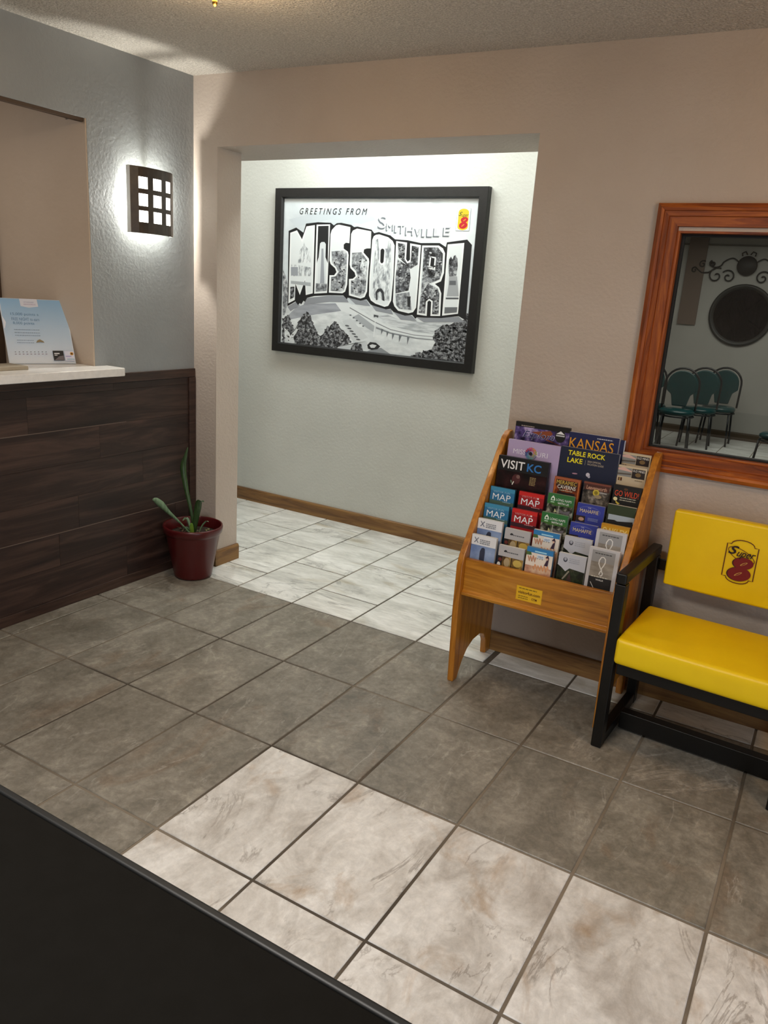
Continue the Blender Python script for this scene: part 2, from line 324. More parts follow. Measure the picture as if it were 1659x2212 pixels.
class Art:
    """flat print on the plane y = y0 (facing -y); each new mark lies a hair in front of the last"""
    def __init__(s, y0=0.0, step=0.0006): s.y = y0 - step; s.st = step; s.p = MB(); s.t = []
    def _n(s): s.y -= s.st; return s.y
    def poly(s, pts, m):
        y = s._n(); n = len(pts); ar = sum(pts[i][0] * pts[(i + 1) % n][1] - pts[(i + 1) % n][0] * pts[i][1] for i in range(n))
        idx = tuple(range(n)) if ar > 0 else tuple(range(n))[::-1]
        s.p.add([(a, y, b) for a, b in pts], [idx], m); return s
    def rect(s, x0, z0, x1, z1, m): return s.poly([(x0, z0), (x1, z0), (x1, z1), (x0, z1)], m)
    def ell(s, cx, cz, rx, rz, m, shear=0.0, n=20):
        return s.poly([(cx + rx * math.cos(2 * PI * k / n) + shear * rz * math.sin(2 * PI * k / n), cz + rz * math.sin(2 * PI * k / n)) for k in range(n)], m)
    def line(s, pts, wd, m, closed=False):
        y = s._n(); pts = list(pts)
        if closed: pts = pts + [pts[0]]
        vs = []; k = len(pts)
        for i, p in enumerate(pts):
            a = pts[i - 1] if i > 0 else (pts[-2] if closed else p); b = pts[i + 1] if i < k - 1 else (pts[1] if closed else p)
            dx, dz = b[0] - a[0], b[1] - a[1]; L = math.hypot(dx, dz) or 1; nx, nz = -dz / L * wd / 2, dx / L * wd / 2
            vs += [(p[0] + nx, y, p[1] + nz), (p[0] - nx, y, p[1] - nz)]
        s.p.add(vs, [(2 * i, 2 * i + 1, 2 * i + 3, 2 * i + 2) for i in range(k - 1)], m); return s
    def text(s, txt, x, z, w, h, m, shear=0.0, bold=0.0, spacing=1.0, join=False):
        """text fitted into the box with lower-left corner x, z"""
        y = s._n(); g, fs = glyphs(txt, shear, bold, spacing)
        P = [(x + a * w, z + b * h) for a, b in g]
        if not (join and s.t): s.t.append(MB())
        s.t[-1].add([(a, y, b) for a, b in P], fs, m); return s
    def dashes(s, x, z, w, h, m, rows=1, gap=2.0, seed=1):
        """lettering too small to read: thin broken lines"""
        rnd = random.Random(seed)
        for r in range(rows):
            s.t.append(MB())
            cx = x; zz = z - r * h * gap; y = s._n(); vs = []; fs = []
            while cx < x + w:
                L = min(h * rnd.uniform(1.0, 3.2), x + w - cx); k = len(vs)
                vs += [(cx, y, zz), (cx + L, y, zz), (cx + L, y, zz + h), (cx, y, zz + h)]; fs.append((k, k + 1, k + 2, k + 3)); cx += L + h * .5
            s.t[-1].add(vs, fs, m)
        return s
    def finish(s, parent, local=True, pname='cover_print', tname='lettering'):
        if s.p.v: s.p.build(pname, parent, local=local)
        for t in s.t: t.build(tname, parent, local=local)
def inset(poly, d):
    n = len(poly); ar = sum(poly[i][0] * poly[(i + 1) % n][1] - poly[(i + 1) % n][0] * poly[i][1] for i in range(n)); sg = 1 if ar > 0 else -1
    out = []
    for i in range(n):
        a, b, c = Vector(poly[i - 1]), Vector(poly[i]), Vector(poly[(i + 1) % n])
        e1 = (b - a).normalized(); e2 = (c - b).normalized(); n1 = Vector((-e1.y, e1.x)) * sg; n2 = Vector((-e2.y, e2.x)) * sg
        k = n1 + n2; den = max(0.35, 1 + n1.dot(n2)); p = b + k * (d / den); out.append((p.x, p.y))
    return out

# ================================================================== STRUCTURE
ZC = 6.95
def sbox(name, boxes, m, bevel=0):
    b = MB()
    for q in boxes: b.box(*q, m)
    q = boxes[0]; o = b.build(name, None, ((q[0] + q[1]) / 2, (q[2] + q[3]) / 2, q[4]), bevel); return struct(o)
floor = sbox('floor', [(-6.6, 12.2, -14.2, 22.4, -0.1, -0.010)], 'grout')
# walls
sbox('wall_left', [(-1.62, -1.27, -14, .43, 0, 3.03), (-1.62, -1.27, -1.36, .43, 3.03, 7.05), (-1.36, -1.27, -14, -1.36, 6.06, 7.05), (-1.62, -1.27, -14, -7.2, 3.03, 6.06)], 'wall_grey')
sbox('wall_office', [(-1.62, -1.272, -1.38, -1.361, 3.03, 6.06), (-3.16, -1.62, -1.38, -1.361, 0, 7.05), (-6.5, -3.16, -1.38, -1.2, 0, 7.05)], 'wall_office')
sbox('trim_1', [(-1.36, -1.285, -7.2, -1.385, 6.022, 6.06)], plain('#4a3828', .6, name='soffit_strip'))
sbox('trim_2', [(-3.20, -3.10, -1.50, -1.38, 0, 6.06)], plain('#4b3a2c', .5, name='casing_brown'))
sbox('wall_office_left', [(-6.7, -6.5, -9.2, -1.2, 0, 7.05)], 'wall_office')
sbox('wall_office_front', [(-6.7, -1.62, -9.4, -9.2, 0, 7.05)], 'wall_office')
WX0, WX1, WZ0, WZ1 = 5.36, 7.45, 2.84, 5.085
sbox('wall_back', [(-1.27, -.83, .43, .92, 0, 6.05), (-6.6, 3.77, .43, 1.45, 6.05, 7.9), (3.77, 3.95, .76, 1.45, 6.05, 7.9), (-6.6, -1.27, .43, .92, 0, 6.05),
                   (3.77, WX0, .43, .75, 0, 7.05), (WX1, 12, .43, .75, 0, 7.05), (WX0, WX1, .43, .75, 0, WZ0), (WX0, WX1, .43, .75, WZ1, 7.05)], 'wall_beige')
sbox('wall_corridor', [(-6.6, 4.1, 3.78, 4.0, 0, 7.9)], 'wall_corridor')
sbox('wall_corridor_end', [(3.95, 4.1, .75, 3.78, 0, 7.9)], 'wall_corridor')
sbox('wall_corridor_left', [(-6.7, -6.6, .43, 4.0, 0, 7.9)], 'wall_corridor')
sbox('wall_right', [(12, 12.2, -14, .75, 0, 7.05)], 'wall_beige')
sbox('wall_front', [(-1.62, 12.2, -14.2, -14, 0, 7.05)], 'wall_beige')
sbox('wall_breakfast_far', [(.2, 12.2, 22.2, 22.4, 0, 7.05)], 'wall_far')
sbox('wall_breakfast_left', [(0, .2, 4.0, 22.4, 0, 7.05)], 'wall_far')
sbox('wall_breakfast_right', [(12, 12.2, .75, 22.2, 0, 7.05)], 'wall_far')
# ceilings: the lobby ceiling sags a little
def zc(x, y): return ZC - .0135 * (x + 1.27) + .018 * (y - .43)
cb = MB(); X0, X1, Y0, Y1 = -6.6, 12.2, -14.2, .5
cb.add([(X0, Y0, zc(X0, Y0)), (X1, Y0, zc(X1, Y0)), (X1, Y1, zc(X1, Y1)), (X0, Y1, zc(X0, Y1)), (X0, Y0, 7.2), (X1, Y0, 7.2), (X1, Y1, 7.2), (X0, Y1, 7.2)],
       [(0, 3, 2, 1), (4, 5, 6, 7), (0, 1, 5, 4), (1, 2, 6, 5), (2, 3, 7, 6), (3, 0, 4, 7)], 'ceiling')
struct(cb.build('ceiling', None, (3, -6, 7)))
sbox('ceiling_corridor', [(-6.7, 4.1, 1.2, 4.0, 7.7, 7.85)], 'ceiling')
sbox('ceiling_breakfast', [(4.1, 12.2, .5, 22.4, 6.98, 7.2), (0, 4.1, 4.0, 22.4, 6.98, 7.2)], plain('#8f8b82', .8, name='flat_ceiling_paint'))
# baseboards
def board(name, prof_axis, a0, a1, base, d, zt, m):
    """baseboard with a rounded top edge; base = wall face, d = signed thickness"""
    p = [(base, 0), (base + d, 0), (base + d, zt - .04), (base + d * .8, zt - .012), (base + d * .45, zt), (base, zt)]
    return struct(MB().prism(p, a0, a1, prof_axis, m).build(name, None, ((a0 + a1) / 2, base, 0) if prof_axis == 'x' else (base, (a0 + a1) / 2, 0)))
board('baseboard_corridor', 'x', -6.5, 3.94, 3.78, -.05, .25, 'base_x')
board('baseboard_back', 'x', 3.78, 11.95, .43, -.045, .25, 'base_x')
board('baseboard_pillar', 'y', .385, .93, -.83, .045, .25, 'base_y')
board('baseboard_pillar_front', 'x', -1.2, -.785, .43, -.045, .25, 'base_x')
board('baseboard_breakfast', 'x', .3, 11.9, 22.2, -.06, .27, plain('#4a3a26', .6, name='dim_baseboard'))
# floor tiles -------------------------------------------------------------
TM = {}
def tile(x0, x1, y0, y1, mat, gap=.013):
    w, l = round(x1 - x0, 3), round(y1 - y0, 3); key = (w, l, mat)
    if key not in TM:
        a, b = w / 2 - gap, l / 2 - gap; e = .006
        v = [(-a, -b, -.03), (a, -b, -.03), (a, b, -.03), (-a, b, -.03), (-a, -b, -e), (a, -b, -e), (a, b, -e), (-a, b, -e),
             (-a + e, -b + e, 0), (a - e, -b + e, 0), (a - e, b - e, 0), (-a + e, b - e, 0)]
        f = [(0, 1, 5, 4), (1, 2, 6, 5), (2, 3, 7, 6), (3, 0, 4, 7), (4, 5, 9, 8), (5, 6, 10, 9), (6, 7, 11, 10), (7, 4, 8, 11), (8, 9, 10, 11)]
        me = bpy.data.meshes.new('tile'); me.from_pydata([tuple(c * S for c in p) for p in v], [], f); me.materials.append(M[mat]); TM[key] = me
    o = bpy.data.objects.new('tile', TM[key]); COL.objects.link(o); o.parent = floor
    o.location = (Vector(((x0 + x1) / 2, (y0 + y1) / 2, random.uniform(-.0012, .0012))) - PW['floor']) * S
    return o
TL = 1.475
for j in range(0, 6):
    y1, y0 = -j * TL, -(j + 1) * TL
    tile(-1.262, -1.0, y0, y1, 'tile_dark')
    for i in range(-1, 9):
        tile(i, i + 1, y0, y1, 'tile_dark' if (j < 2 or i < 3) else 'tile_light')
for i in range(-5, 8):
    if i >= 4: tile(i, i + 1, 0, .425, 'tile_hall'); continue
    br = [0, 1.39, 2.745, 3.78] if i % 2 == 0 else [0, .70, 2.07, 3.41, 3.78]
    for a, b in zip(br, br[1:]):
        x1 = min(i + 1, 3.95)
        if i < -2 and b < 1.0: continue
        tile(i, x1, a if i > -2 or a > .5 else .93, b, 'tile_hall')
for i in range(1, 8):
    for k in range(4): tile(i, i + 1, 16.6 + 1.4 * k, 18.0 + 1.4 * k, 'tile_hall')
# plank cladding on the left wall -----------------------------------------
wl = bpy.data.objects['wall_left']
def child(name, bx, m, parent, bevel=0): return MB().box(*bx, m).build(name, parent, None, bevel)
rows = [(.14, .585, [-5.9, -3.1, -.95]), (.585, 1.03, [-6.8, -4.4, -2.05, .0]), (1.03, 1.475, [-6.2, -4.0, -1.73]), (1.475, 1.92, [-5.2, -2.9, -.62]),
        (1.92, 2.365, [-6.0, -3.6, -1.35]), (2.365, 2.81, [-7.0, -4.7, -2.40]), (2.81, 2.90, [-5.5, -3.3, -1.1])]
for z0, z1, js in rows:
    ys = [-9.0] + [j for j in js if j < .28] + [.285]
    for a, b in zip(ys, ys[1:]):
        d = random.uniform(0, .0015)
        child('plank', (-1.27, -1.248 + d, a + .0015, b - .0015, z0 + .0012, z1 - .0012), 'plank', wl)
for z, ya, yb in ((2.365, -9.0, -.9), (1.03, -9.0, .285)):
    child('joint_strip', (-1.27, -1.2455, ya, yb, z - .0045, z + .0045), plain('#6b5c52', .7, name='chipped_joint'), wl)
child('cap_rail', (-1.27, -1.235, -9.0, .42, 2.905, 3.028), 'plank_trim', wl, .006)
child('bottom_rail', (-1.27, -1.238, -9.0, .285, .0, .138), 'plank_trim', wl, .006)
child('corner_rail', (-1.27, -1.225, .29, .42, .0, 2.90), 'plank_trim', wl, .006)

# window to the breakfast room --------------------------------------------
win = struct(MB().box(WX0 - .004, WX1 + .004, .56, .566, WZ0 - .004, WZ1 + .004, 'iron').build('window_1', None, ((WX0 + WX1) / 2, .5, WZ0)))
win.data.materials.clear()
gm = bpy.data.materials.new('window_glass'); gm.use_nodes = True; gn = gm.node_tree.nodes; gl = gm.node_tree.links; gn.clear()
go = gn.new('ShaderNodeOutputMaterial'); tr = gn.new('ShaderNodeBsdfTransparent'); tr.inputs[0].default_value = (.80, .82, .80, 1)
gs = gn.new('ShaderNodeBsdfGlossy'); gs.inputs['Roughness'].default_value = .01; fr = gn.new('ShaderNodeFresnel'); fr.inputs[0].default_value = 1.5
mxs = gn.new('ShaderNodeMixShader'); gl.new(fr.outputs[0], mxs.inputs[0]); gl.new(tr.outputs[0], mxs.inputs[1]); gl.new(gs.outputs[0], mxs.inputs[2]); gl.new(mxs.outputs[0], go.inputs[0])
win.data.materials.append(gm)
def mitred(name, parent, x0, x1, z0, z1, wd, prof, mx, mz, yb):
    """four mitred frame bars; prof = [(t, depth)] across the width from outer (t=0) to inner (t=1)"""
    cs_o = [(x0, z0), (x1, z0), (x1, z1), (x0, z1)]; cs_i = [(x0 + wd, z0 + wd), (x1 - wd, z0 + wd), (x1 - wd, z1 - wd), (x0 + wd, z1 - wd)]
    pr = [(0, 0)] + prof + [(1, 0)]; k = len(pr)
    for s in range(4):
        A, B, a, b = cs_o[s], cs_o[(s + 1) % 4], cs_i[s], cs_i[(s + 1) % 4]; v = []
        for (P, q) in ((A, a), (B, b)):
            for t, d in pr: v.append((P[0] + (q[0] - P[0]) * t, yb - d, P[1] + (q[1] - P[1]) * t))
        f = [(i, k + i, k + (i + 1) % k, (i + 1) % k) for i in range(k)] + [tuple(range(k)), tuple(range(k, 2 * k))[::-1]]
        mb = MB().add(v, f, mx if s % 2 == 0 else mz); o = mb.build(name, parent)
        bm = bmesh.new(); bm.from_mesh(o.data); bmesh.ops.recalc_face_normals(bm, faces=bm.faces); bm.to_mesh(o.data); bm.free()
mitred('window_casing', win, 5.135, 7.675, 2.62, 5.345, .225, [(.02, .055), (.2, .075), (.32, .07), (.34, .05), (.55, .055), (.58, .035), (.97, .04)], 'frame_x', 'frame_z', .43)
for bx in ((WX0 - .004, WX0 + .022, .43, .74, WZ0, WZ1), (WX1 - .022, WX1, .43, .74, WZ0, WZ1)): child('window_jamb', bx, 'frame_z', win)
for bx in ((WX0 + .022, WX1 - .022, .43, .74, WZ0, WZ0 + .02), (WX0 + .022, WX1 - .022, .43, .74, WZ1 - .02, WZ1)): child('window_jamb', bx, 'frame_x', win)
bk = plain('#0c0c0a', .6, name='glazing_gasket')
for bx in ((WX0 + .022, WX0 + .05, .53, .595, WZ0 + .02, WZ1 - .02), (WX1 - .05, WX1 - .022, .53, .595, WZ0 + .02, WZ1 - .02), (WX0 + .05, WX1 - .05, .53, .595, WZ0 + .02, WZ0 + .04), (WX0 + .05, WX1 - .05, .53, .595, WZ1 - .045, WZ1 - .02)):
    child('glazing_bead', bx, bk, win)

# ================================================================== THINGS: counter
ct = MB().prism([(-1.95, -7.1), (-.915, -7.1), (-.915, -1.19), (-.935, -1.17), (-1.265, -1.17), (-1.265, -1.385), (-1.95, -1.385)], 3.035, 3.14, 'z', 'counter').build('countertop', None, (-1.4, -4, 3.035), .012)
tag(ct, 'white solid-surface reception countertop ledge on the dark plank wall', 'countertop')
# tent sign on the counter
sg = thing('counter_sign', 'light blue printed points-offer sign standing on the white counter', 'sign', (-1.825, -2.195, 3.148), rot=(-.45, 0, math.radians(68)))
W_, H_ = .80, .86
MB().box(0, W_, 0, .012, 0, H_, '#c9d3de').build('board', sg, local=True)
MB().box(W_ * .3, W_ * .7, .012, .05, .05, H_ * .5, '#c9d3de').build('easel_back', sg, local=True)
a = Art()
a.rect(.01, .01, W_ - .01, H_ - .005, 'p_signsky')
a.poly([(.24, H_), (.45, H_), (.455, H_ - .10), (.34, H_ - .118), (.245, H_ - .10)], '#d3d5de')
a.text('WYNDHAM', .285, H_ - .055, .12, .018, '#8d8fae').text('REWARDS', .285, H_ - .083, .14, .016, '#a58fae')
a.text('15,000 points a', .11, .625, .33, .045, '#6489a6').text('FREE NIGHT to earn', .11, .565, .33, .04, '#6f8fab').text('8,000 points', .12, .505, .25, .045, '#6489a6')
a.dashes(.12, .44, .3, .009, '#8fa0b2', 1, seed=1).dashes(.12, .40, .3, .009, '#8fa0b2', 2, 4, seed=2).dashes(.13, .30, .2, .008, '#8fa0b2', 2, 4, seed=3)
for k in range(9): a.ell(.09 + k * .045, .15, .008, .006, '#8a9098'); a.ell(.09 + k * .045, .12, .012, .005, '#9a8fa0')
a.poly([(.35, .27), (.37, .30), (.40, .315), (.44, .29), (.45, .27), (.40, .28)], '#8a7a5a')
a.rect(.53, .035, .66, .165, '#16181d').rect(.545, .12, .61, .135, '#d8dade').rect(.545, .10, .58, .11, '#d8dade').poly([(.54, .04), (.655, .04), (.655, .10), (.6, .09)], '#6b6468')
a.rect(.67, .03, .785, .16, '#d9dbea').ell(.76, .125, .022, .022, '#d8a040').ell(.76, .125, .012, .012, '#4a2a10').rect(.68, .085, .75, .095, '#9a90c8').rect(.69, .045, .78, .055, '#8fb8c8')
a.poly([(0, .62), (.035, .53), (.012, .45), (0, .45)], '#dfe2ea')
a.finish(sg)
# black terminal and a small beige pad at the picture's left edge
tm = thing('card_terminal', 'black device standing on the counter beside the blue sign', 'device', (-1.80, -2.72, 3.14))
MB().box(-1.86, -1.70, -2.98, -2.46, 3.14, 3.60, 'black_frame').build('body', tm, bevel=.02)
MB().box(-1.70, -1.692, -2.92, -2.52, 3.25, 3.54, plain('#08090b', .15, name='screen_glass')).build('screen', tm)
pd = MB().box(-1.60, -1.25, -2.72, -2.34, 3.14, 3.185, plain('#a09683', .7, name='beige_pad')).build('notepad', None, (-1.4, -2.5, 3.14), .008)
tag(pd, 'small beige pad lying on the counter in front of the blue sign', 'notepad')

# ------------------------------------------------------------------ wall sconce
SC, SY, SZ0, SZ1 = .37, -.475, 4.83, 5.63
sc = thing('wall_sconce', 'lit bronze wall sconce with a grid of square openings', 'lamp', (-1.27, SY, 5.26))
def arc(t, r=0.0):   # t in -1..1 along the curved shade
    an = t * math.radians(66); R0 = .40 + r
    return (-1.27 + .24 + (math.cos(an) - 1) * R0 * .42 + r * .0, SY + math.sin(an) * R0)
def shade(r, th, name, m, holes):
    mb = MB(); us = [-1, -.62, -.60, -.28, -.18, .14, .24, .56, .58, 1] if False else None
    cu = [-1.0]; hs = [(-.66, -.34), (-.15, .17), (.36, .68)]
    for p, q in hs: cu += [p, (p + q) / 2, q]
    cu += [1.0]; cv = [0.0]; hv = [(.17, .345), (.415, .60), (.675, .85)]
    for p, q in hv: cv += [p, q]
    cv += [1.0]
    vi = {}
    for lay in (0, 1):
        for i, u in enumerate(cu):
            for j, v in enumerate(cv):
                x, y = arc(u, r - (th if lay else 0)); x -= th * .6 if lay else 0
                vi[lay, i, j] = len(mb.v); mb.v.append((x, y, SZ0 + (SZ1 - SZ0) * v))
    k = mb.mi(m)
    def hole(i, j):
        if i < 0 or j < 0 or i >= len(cu) - 1 or j >= len(cv) - 1: return True
        um = (cu[i] + cu[i + 1]) / 2; vm = (cv[j] + cv[j + 1]) / 2
        return holes and any(p < um < q for p, q in hs) and any(p < vm < q for p, q in hv)
    def F(f): mb.f.append(f); mb.m.append(k); mb.sm.append(False)
    for i in range(len(cu) - 1):
        for j in range(len(cv) - 1):
            if hole(i, j): continue
            F((vi[0, i, j], vi[0, i + 1, j], vi[0, i + 1, j + 1], vi[0, i, j + 1])); F((vi[1, i, j], vi[1, i, j + 1], vi[1, i + 1, j + 1], vi[1, i + 1, j]))
            if hole(i - 1, j): F((vi[0, i, j], vi[0, i, j + 1], vi[1, i, j + 1], vi[1, i, j]))
            if hole(i + 1, j): F((vi[0, i + 1, j + 1], vi[0, i + 1, j], vi[1, i + 1, j], vi[1, i + 1, j + 1]))
            if hole(i, j - 1): F((vi[0, i + 1, j], vi[0, i, j], vi[1, i, j], vi[1, i + 1, j]))
            if hole(i, j + 1): F((vi[0, i, j + 1], vi[0, i + 1, j + 1], vi[1, i + 1, j + 1], vi[1, i, j + 1]))
    o = mb.build(name, sc); return o
shade(0, .012, 'shade', 'bronze', True)
lens = MB(); n_ = 12
for t0, t1 in ((-.82, .82),):
    v = []
    for k in range(n_ + 1):
        x, y = arc(t0 + (t1 - t0) * k / n_, -.02); v += [(x - .02, y, SZ0 + .1), (x - .02, y, SZ1 - .1)]
    lens.add(v, [(2 * k, 2 * k + 2, 2 * k + 3, 2 * k + 1) for k in range(n_)], 'lens', True)
lens.build('glass_lens', sc)
MB().box(-1.27, -1.255, SY - .10, SY + .10, 5.12, 5.40, 'white_metal').build('back_plate', sc, bevel=.004)
b_ = MB().box(-1.255, -1.07, SY - .03, SY + .03, 5.54, 5.55, 'bronze'); b_.box(-1.255, -1.235, SY - .03, SY + .03, 5.40, 5.51, 'bronze'); b_.build('bracket', sc)
lamp('sconce_light', 'POINT', (-1.20, SY, 5.23), 13.0, (1.0, .99, .93), .05)
for sg_ in (-1, 1):
    x_, y_ = arc(sg_ * 1.0); MB().box(x_ - .06, x_, y_ - .006, y_ + .006, SZ0, SZ1, 'white_metal').build('edge_strip', sc)

# ------------------------------------------------------------------ potted plant
pl_ = thing('potted_plant', 'strap-leaved plant in a dark red plastic pot by the white pillar', 'plant', (-.80, -.09, 0))
c = (-.80, -.09, .004); rt = .44; rb = .275
MB().lathe([(rb - .03, 0), (rb, .012), (rb + .008, .05), (rt - .045, .66), (rt - .03, .69), (rt - .012, .70), (rt - .004, .745), (rt, .775), (rt - .006, .80), (rt - .02, .805), (rt - .032, .79), (rt - .05, .68), (rt - .06, .62), (rt - .07, .60), (0.0, .60)], c, 'pot', 56).build('pot', pl_)
sb = MB(); ring = []
sb.lathe([(.0, .66), (.1, .67), (.2, .655), (.3, .665), (rt - .052, .65)], c, 'soil', 36); sb.build('soil', pl_)
chips = MB()
for k in range(70):
    an = random.uniform(0, 2 * PI); r = random.uniform(.03, .34); x = c[0] + r * math.cos(an); y = c[1] + r * math.sin(an); s_ = random.uniform(.008, .022); z = .665
    rz = random.uniform(0, PI); dx, dy = math.cos(rz) * s_ * 1.6, math.sin(rz) * s_ * 1.6
    chips.add([(x - dx, y - dy, z), (x + dy * .6, y - dx * .6, z + s_), (x + dx, y + dy, z + .004), (x - dy * .6, y + dx * .6, z + s_ * .8)], [(0, 1, 2), (0, 2, 3), (0, 3, 1), (1, 3, 2)], plain('#4a3520', .9, name='bark_chip') if k % 3 else plain('#6f6a45', .9, name='dry_leaf'))
tag(chips.build('bark_chips', pl_), kind='stuff')
def blade(pts, wd, side, m, name='leaf'):
    """strap leaf along pts, half-widths wd, folded slightly along the midrib"""
    pts = [Vector(p) for p in pts]
    # resample with Catmull-Rom
    def cr(p0, p1, p2, p3, t): return .5 * ((2 * p1) + (-p0 + p2) * t + (2 * p0 - 5 * p1 + 4 * p2 - p3) * t * t + (-p0 + 3 * p1 - 3 * p2 + p3) * t ** 3)
    P = []; Wd = []
    for i in range(len(pts) - 1):
        for k in range(5):
            t = k / 5; P.append(cr(pts[max(i - 1, 0)], pts[i], pts[i + 1], pts[min(i + 2, len(pts) - 1)], t)); Wd.append(wd[i] + (wd[i + 1] - wd[i]) * t)
    P.append(pts[-1]); Wd.append(wd[-1]); sd = Vector(side).normalized(); v = []
    for i, p in enumerate(P):
        t = (P[min(i + 1, len(P) - 1)] - P[max(i - 1, 0)]).normalized(); s1 = (sd - t * sd.dot(t)).normalized(); nn = t.cross(s1)
        v += [p - s1 * Wd[i] + nn * Wd[i] * .25, p, p + s1 * Wd[i] + nn * Wd[i] * .25]
    f = []
    for i in range(len(P) - 1): f += [(3 * i, 3 * i + 1, 3 * i + 4, 3 * i + 3), (3 * i + 1, 3 * i + 2, 3 * i + 5, 3 * i + 4)]
    o = MB().add(v, f, m, True).build(name, pl_); sm = o.modifiers.new('thickness', 'SOLIDIFY'); sm.thickness = .0016; return o
VS = (.69, .72, 0)
blade([(-.80, -.06, .66), (-.86, -.07, 1.0), (-.97, -.06, 1.35), (-1.03, -.05, 1.62), (-.99, -.04, 1.80), (-.965, -.02, 1.93)], [.02, .022, .035, .045, .024, .006], VS, 'leaf')
blade([(-.84, -.12, .66), (-.92, -.22, .82), (-1.02, -.36, 1.00), (-1.09, -.44, 1.12), (-1.13, -.50, 1.19), (-1.15, -.54, 1.20)], [.014, .013, .03, .052, .04, .01], (.3, .1, 1), 'leaf_pale')
blade([(-.78, -.10, .66), (-.74, -.10, .85), (-.69, -.10, 1.08), (-.665, -.10, 1.17), (-.63, -.09, 1.19), (-.59, -.08, 1.185)], [.03, .04, .05, .045, .028, .008], VS, 'leaf')
blade([(-.86, -.06, .66), (-.93, -.05, .82), (-.97, -.06, .86), (-1.0, -.10, .82)], [.012, .02, .02, .006], VS, 'leaf_pale')
blade([(-.72, -.06, .66), (-.66, -.04, .80), (-.60, -.02, .87), (-.54, -.04, .88)], [.008, .012, .012, .005], VS, 'leaf_pale')
blade([(-.78, -.12, .64), (-.775, -.14, .74), (-.77, -.15, .80), (-.765, -.155, .84)], [.028, .03, .026, .01], VS, noisy('young_leaf', [(0.3, '#5e8a2a'), (0.7, '#86ad45')], rough=.4), 'leaf')
blade([(-.84, -.08, .64), (-.89, -.12, .73), (-.95, -.15, .75)], [.016, .02, .006], VS, 'leaf')

# ------------------------------------------------------------------ framed print in the corridor
LET={'M':[(-2.076,5.231),(-1.923,5.276),(-1.806,5.125),(-1.716,5.346),(-1.532,5.371),(-1.523,4.197),(-1.678,4.158),(-1.706,4.422),(-1.813,4.153),(-1.921,4.348),(-1.926,4.056),(-2.072,3.987)],'I':[(-1.494,5.379),(-1.203,5.388),(-1.206,4.223),(-1.49,4.194)],'S':[(-0.773,5.349),(-0.778,5.084),(-0.854,5.089),(-0.895,5.059),(-0.891,4.989),(-0.8,4.943),(-0.781,4.886),(-0.782,4.66),(-0.781,4.387),(-0.817,4.267),(-0.873,4.234),(-1.168,4.23),(-1.169,4.53),(-1.069,4.534),(-1.022,4.591),(-1.057,4.656),(-1.157,4.721),(-1.182,4.779),(-1.185,5.226),(-1.161,5.297),(-1.076,5.373),(-1.015,5.386)],'S2':[(-0.342,5.288),(-0.337,5.01),(-0.414,5.007),(-0.469,4.989),(-0.474,4.937),(-0.361,4.842),(-0.348,4.785),(-0.355,4.677),(-0.359,4.292),(-0.403,4.196),(-0.486,4.166),(-0.733,4.207),(-0.75,4.485),(-0.668,4.494),(-0.613,4.538),(-0.638,4.6),(-0.728,4.669),(-0.75,4.729),(-0.751,5.235),(-0.719,5.293),(-0.634,5.327)],'O':[(-0.312,5.15),(-0.287,5.209),(-0.245,5.233),(-0.179,5.242),(0.003,5.199),(0.095,5.141),(0.138,5.07),(0.153,4.582),(0.139,4.167),(0.088,4.079),(0.014,4.057),(-0.172,4.099),(-0.271,4.147),(-0.315,4.225),(-0.327,4.529)],'U':[(0.163,5.142),(0.375,5.124),(0.377,4.858),(0.414,4.82),(0.453,4.852),(0.434,5.112),(0.643,5.088),(0.641,4.604),(0.636,4.083),(0.584,4.006),(0.498,3.981),(0.29,4.01),(0.21,4.08),(0.175,4.155)],'R':[(0.665,5.084),(0.972,5.092),(1.053,5.051),(1.099,4.978),(1.108,4.666),(1.067,4.533),(0.958,4.486),(1.041,4.435),(1.09,4.343),(1.103,3.979),(0.921,3.967),(0.914,4.195),(0.877,4.216),(0.846,4.191),(0.85,3.962),(0.662,3.973)],'I2':[(1.134,5.114),(1.43,5.144),(1.427,4.037),(1.138,3.986)]}
